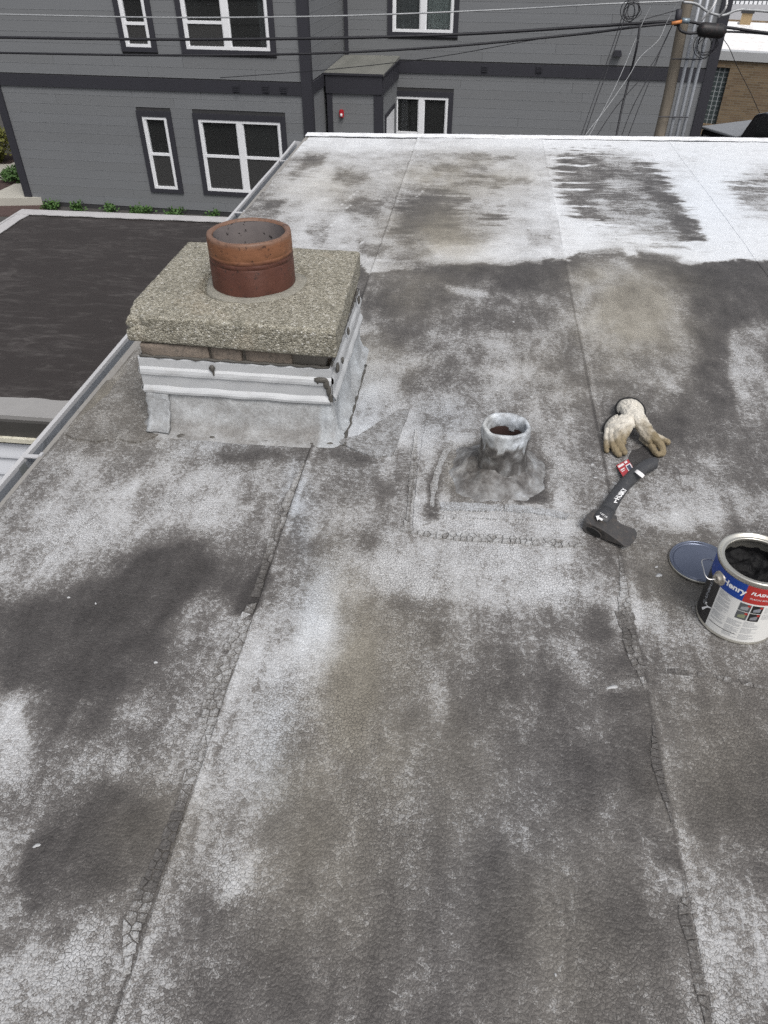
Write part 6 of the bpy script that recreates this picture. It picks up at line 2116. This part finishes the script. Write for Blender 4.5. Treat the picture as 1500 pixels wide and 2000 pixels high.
# ================================================================ FAR HOUSES AND TREE
def house(px, py, d, w, dep, hw, hr, rz, mats, label, name='far_house'):
    p = far(px, py, d)
    r = tag(empty(name, (p.x, p.y, 0), rz), label, 'house')
    boxobj('wall', (-w / 2, w / 2, 0, dep, GZ, hw), mats[0], r)
    e = .35
    pyobj('roof', [(-w / 2 - e, -e, hw), (w / 2 + e, -e, hw), (w / 2 + e, dep + e, hw), (-w / 2 - e, dep + e, hw), (-w / 4, dep / 2, hr), (w / 4, dep / 2, hr),
                   (-w / 2 - e, -e, hw - .15), (w / 2 + e, -e, hw - .15), (w / 2 + e, dep + e, hw - .15), (-w / 2 - e, dep + e, hw - .15)],
          [(0, 1, 5, 4), (1, 2, 5), (2, 3, 4, 5), (3, 0, 4), (0, 6, 7, 1), (1, 7, 8, 2), (2, 8, 9, 3), (3, 9, 6, 0), (9, 8, 7, 6)], mats[1], r)
    for k in range(3): boxobj('window', (-w / 2 + .8 + k * w / 3.2, -w / 2 + 1.7 + k * w / 3.2, -.04, -.004, hw - 1.6, hw - .5), plain('dim_window', (.03, .035, .04), .1), r)
    return r


M_SHG = plain('grey_shingle', (.30, .30, .31), .9, var=.15, sc=6); M_HW = plain('pale_house_siding', (.50, .52, .54), .7)
house(1560, 40, 42, 9, 8, far(1500, 48, 42).z + .1, far(1500, 10, 46).z, YAW - R(12), (plain('brown_house_wall', (.05, .035, .03), .8), M_SHG), 'house with grey hipped roof behind the white flat roof')
house(1440, 20, 58, 9, 8, far(1450, -14, 58).z, far(1450, -60, 60).z, YAW - R(8), (M_HW, M_SHG), 'pale blue-grey sided house beyond the pole top')
fp = far(1455, 20, 50)
fen = tag(empty('picket_fence', (fp.x, fp.y, 0), YAW), 'white picket fence beyond the brick building\'s roof', 'fence')
ftop = far(1455, 2, 50).z
for k in range(16): boxobj('picket', (-1.6 + k * .25, -1.6 + k * .25 + .17, 0, .03, GZ, ftop), M_VINYL, fen)
boxobj('rail', (-1.7, 2.5, .031, .08, ftop - .4, ftop - .3), M_VINYL, fen)
tb = at(1500, 6, GZ); tb = far(1506, 30, 52)
tr_ = tag(empty('tree', (tb.x, tb.y, GZ)), 'leafy green tree at the top right corner', 'tree')
bm = bmesh.new(); tube(bm, [(0, 0, 0), (.05, 0, 1.5), (.1, .1, 3.2)], [.2, .15, .06], 8)
for k in range(7): tube(bm, [(.06, .03, 1.4 + .25 * k), (1.1 * math.cos(k * 2.4), 1.1 * math.sin(k * 2.4), 2.6 + .35 * k)], [.06, .02], 5)
obj('trunk', bm, M_POLE, tr_)
bm = bmesh.new()
for k in range(1800):
    d = Vector((random.gauss(0, 1), random.gauss(0, 1), random.gauss(0, 1))).normalized() * random.uniform(.35, 1) ** .5
    p = Vector((d.x * 1.6, d.y * 1.6, 3.6 + d.z * 1.7)) * (1 + .12 * mnoise.noise(d * 3))
    a = Vector((random.uniform(-1, 1), random.uniform(-1, 1), random.uniform(-1, 1))).normalized() * .14; b = a.cross(Vector((random.random(), random.random(), 1))).normalized() * .07
    bm.faces.new([bm.verts.new(x) for x in (p - a, p + b, p + a, p - b)])
obj('crown', bm, M_WEED, tr_)
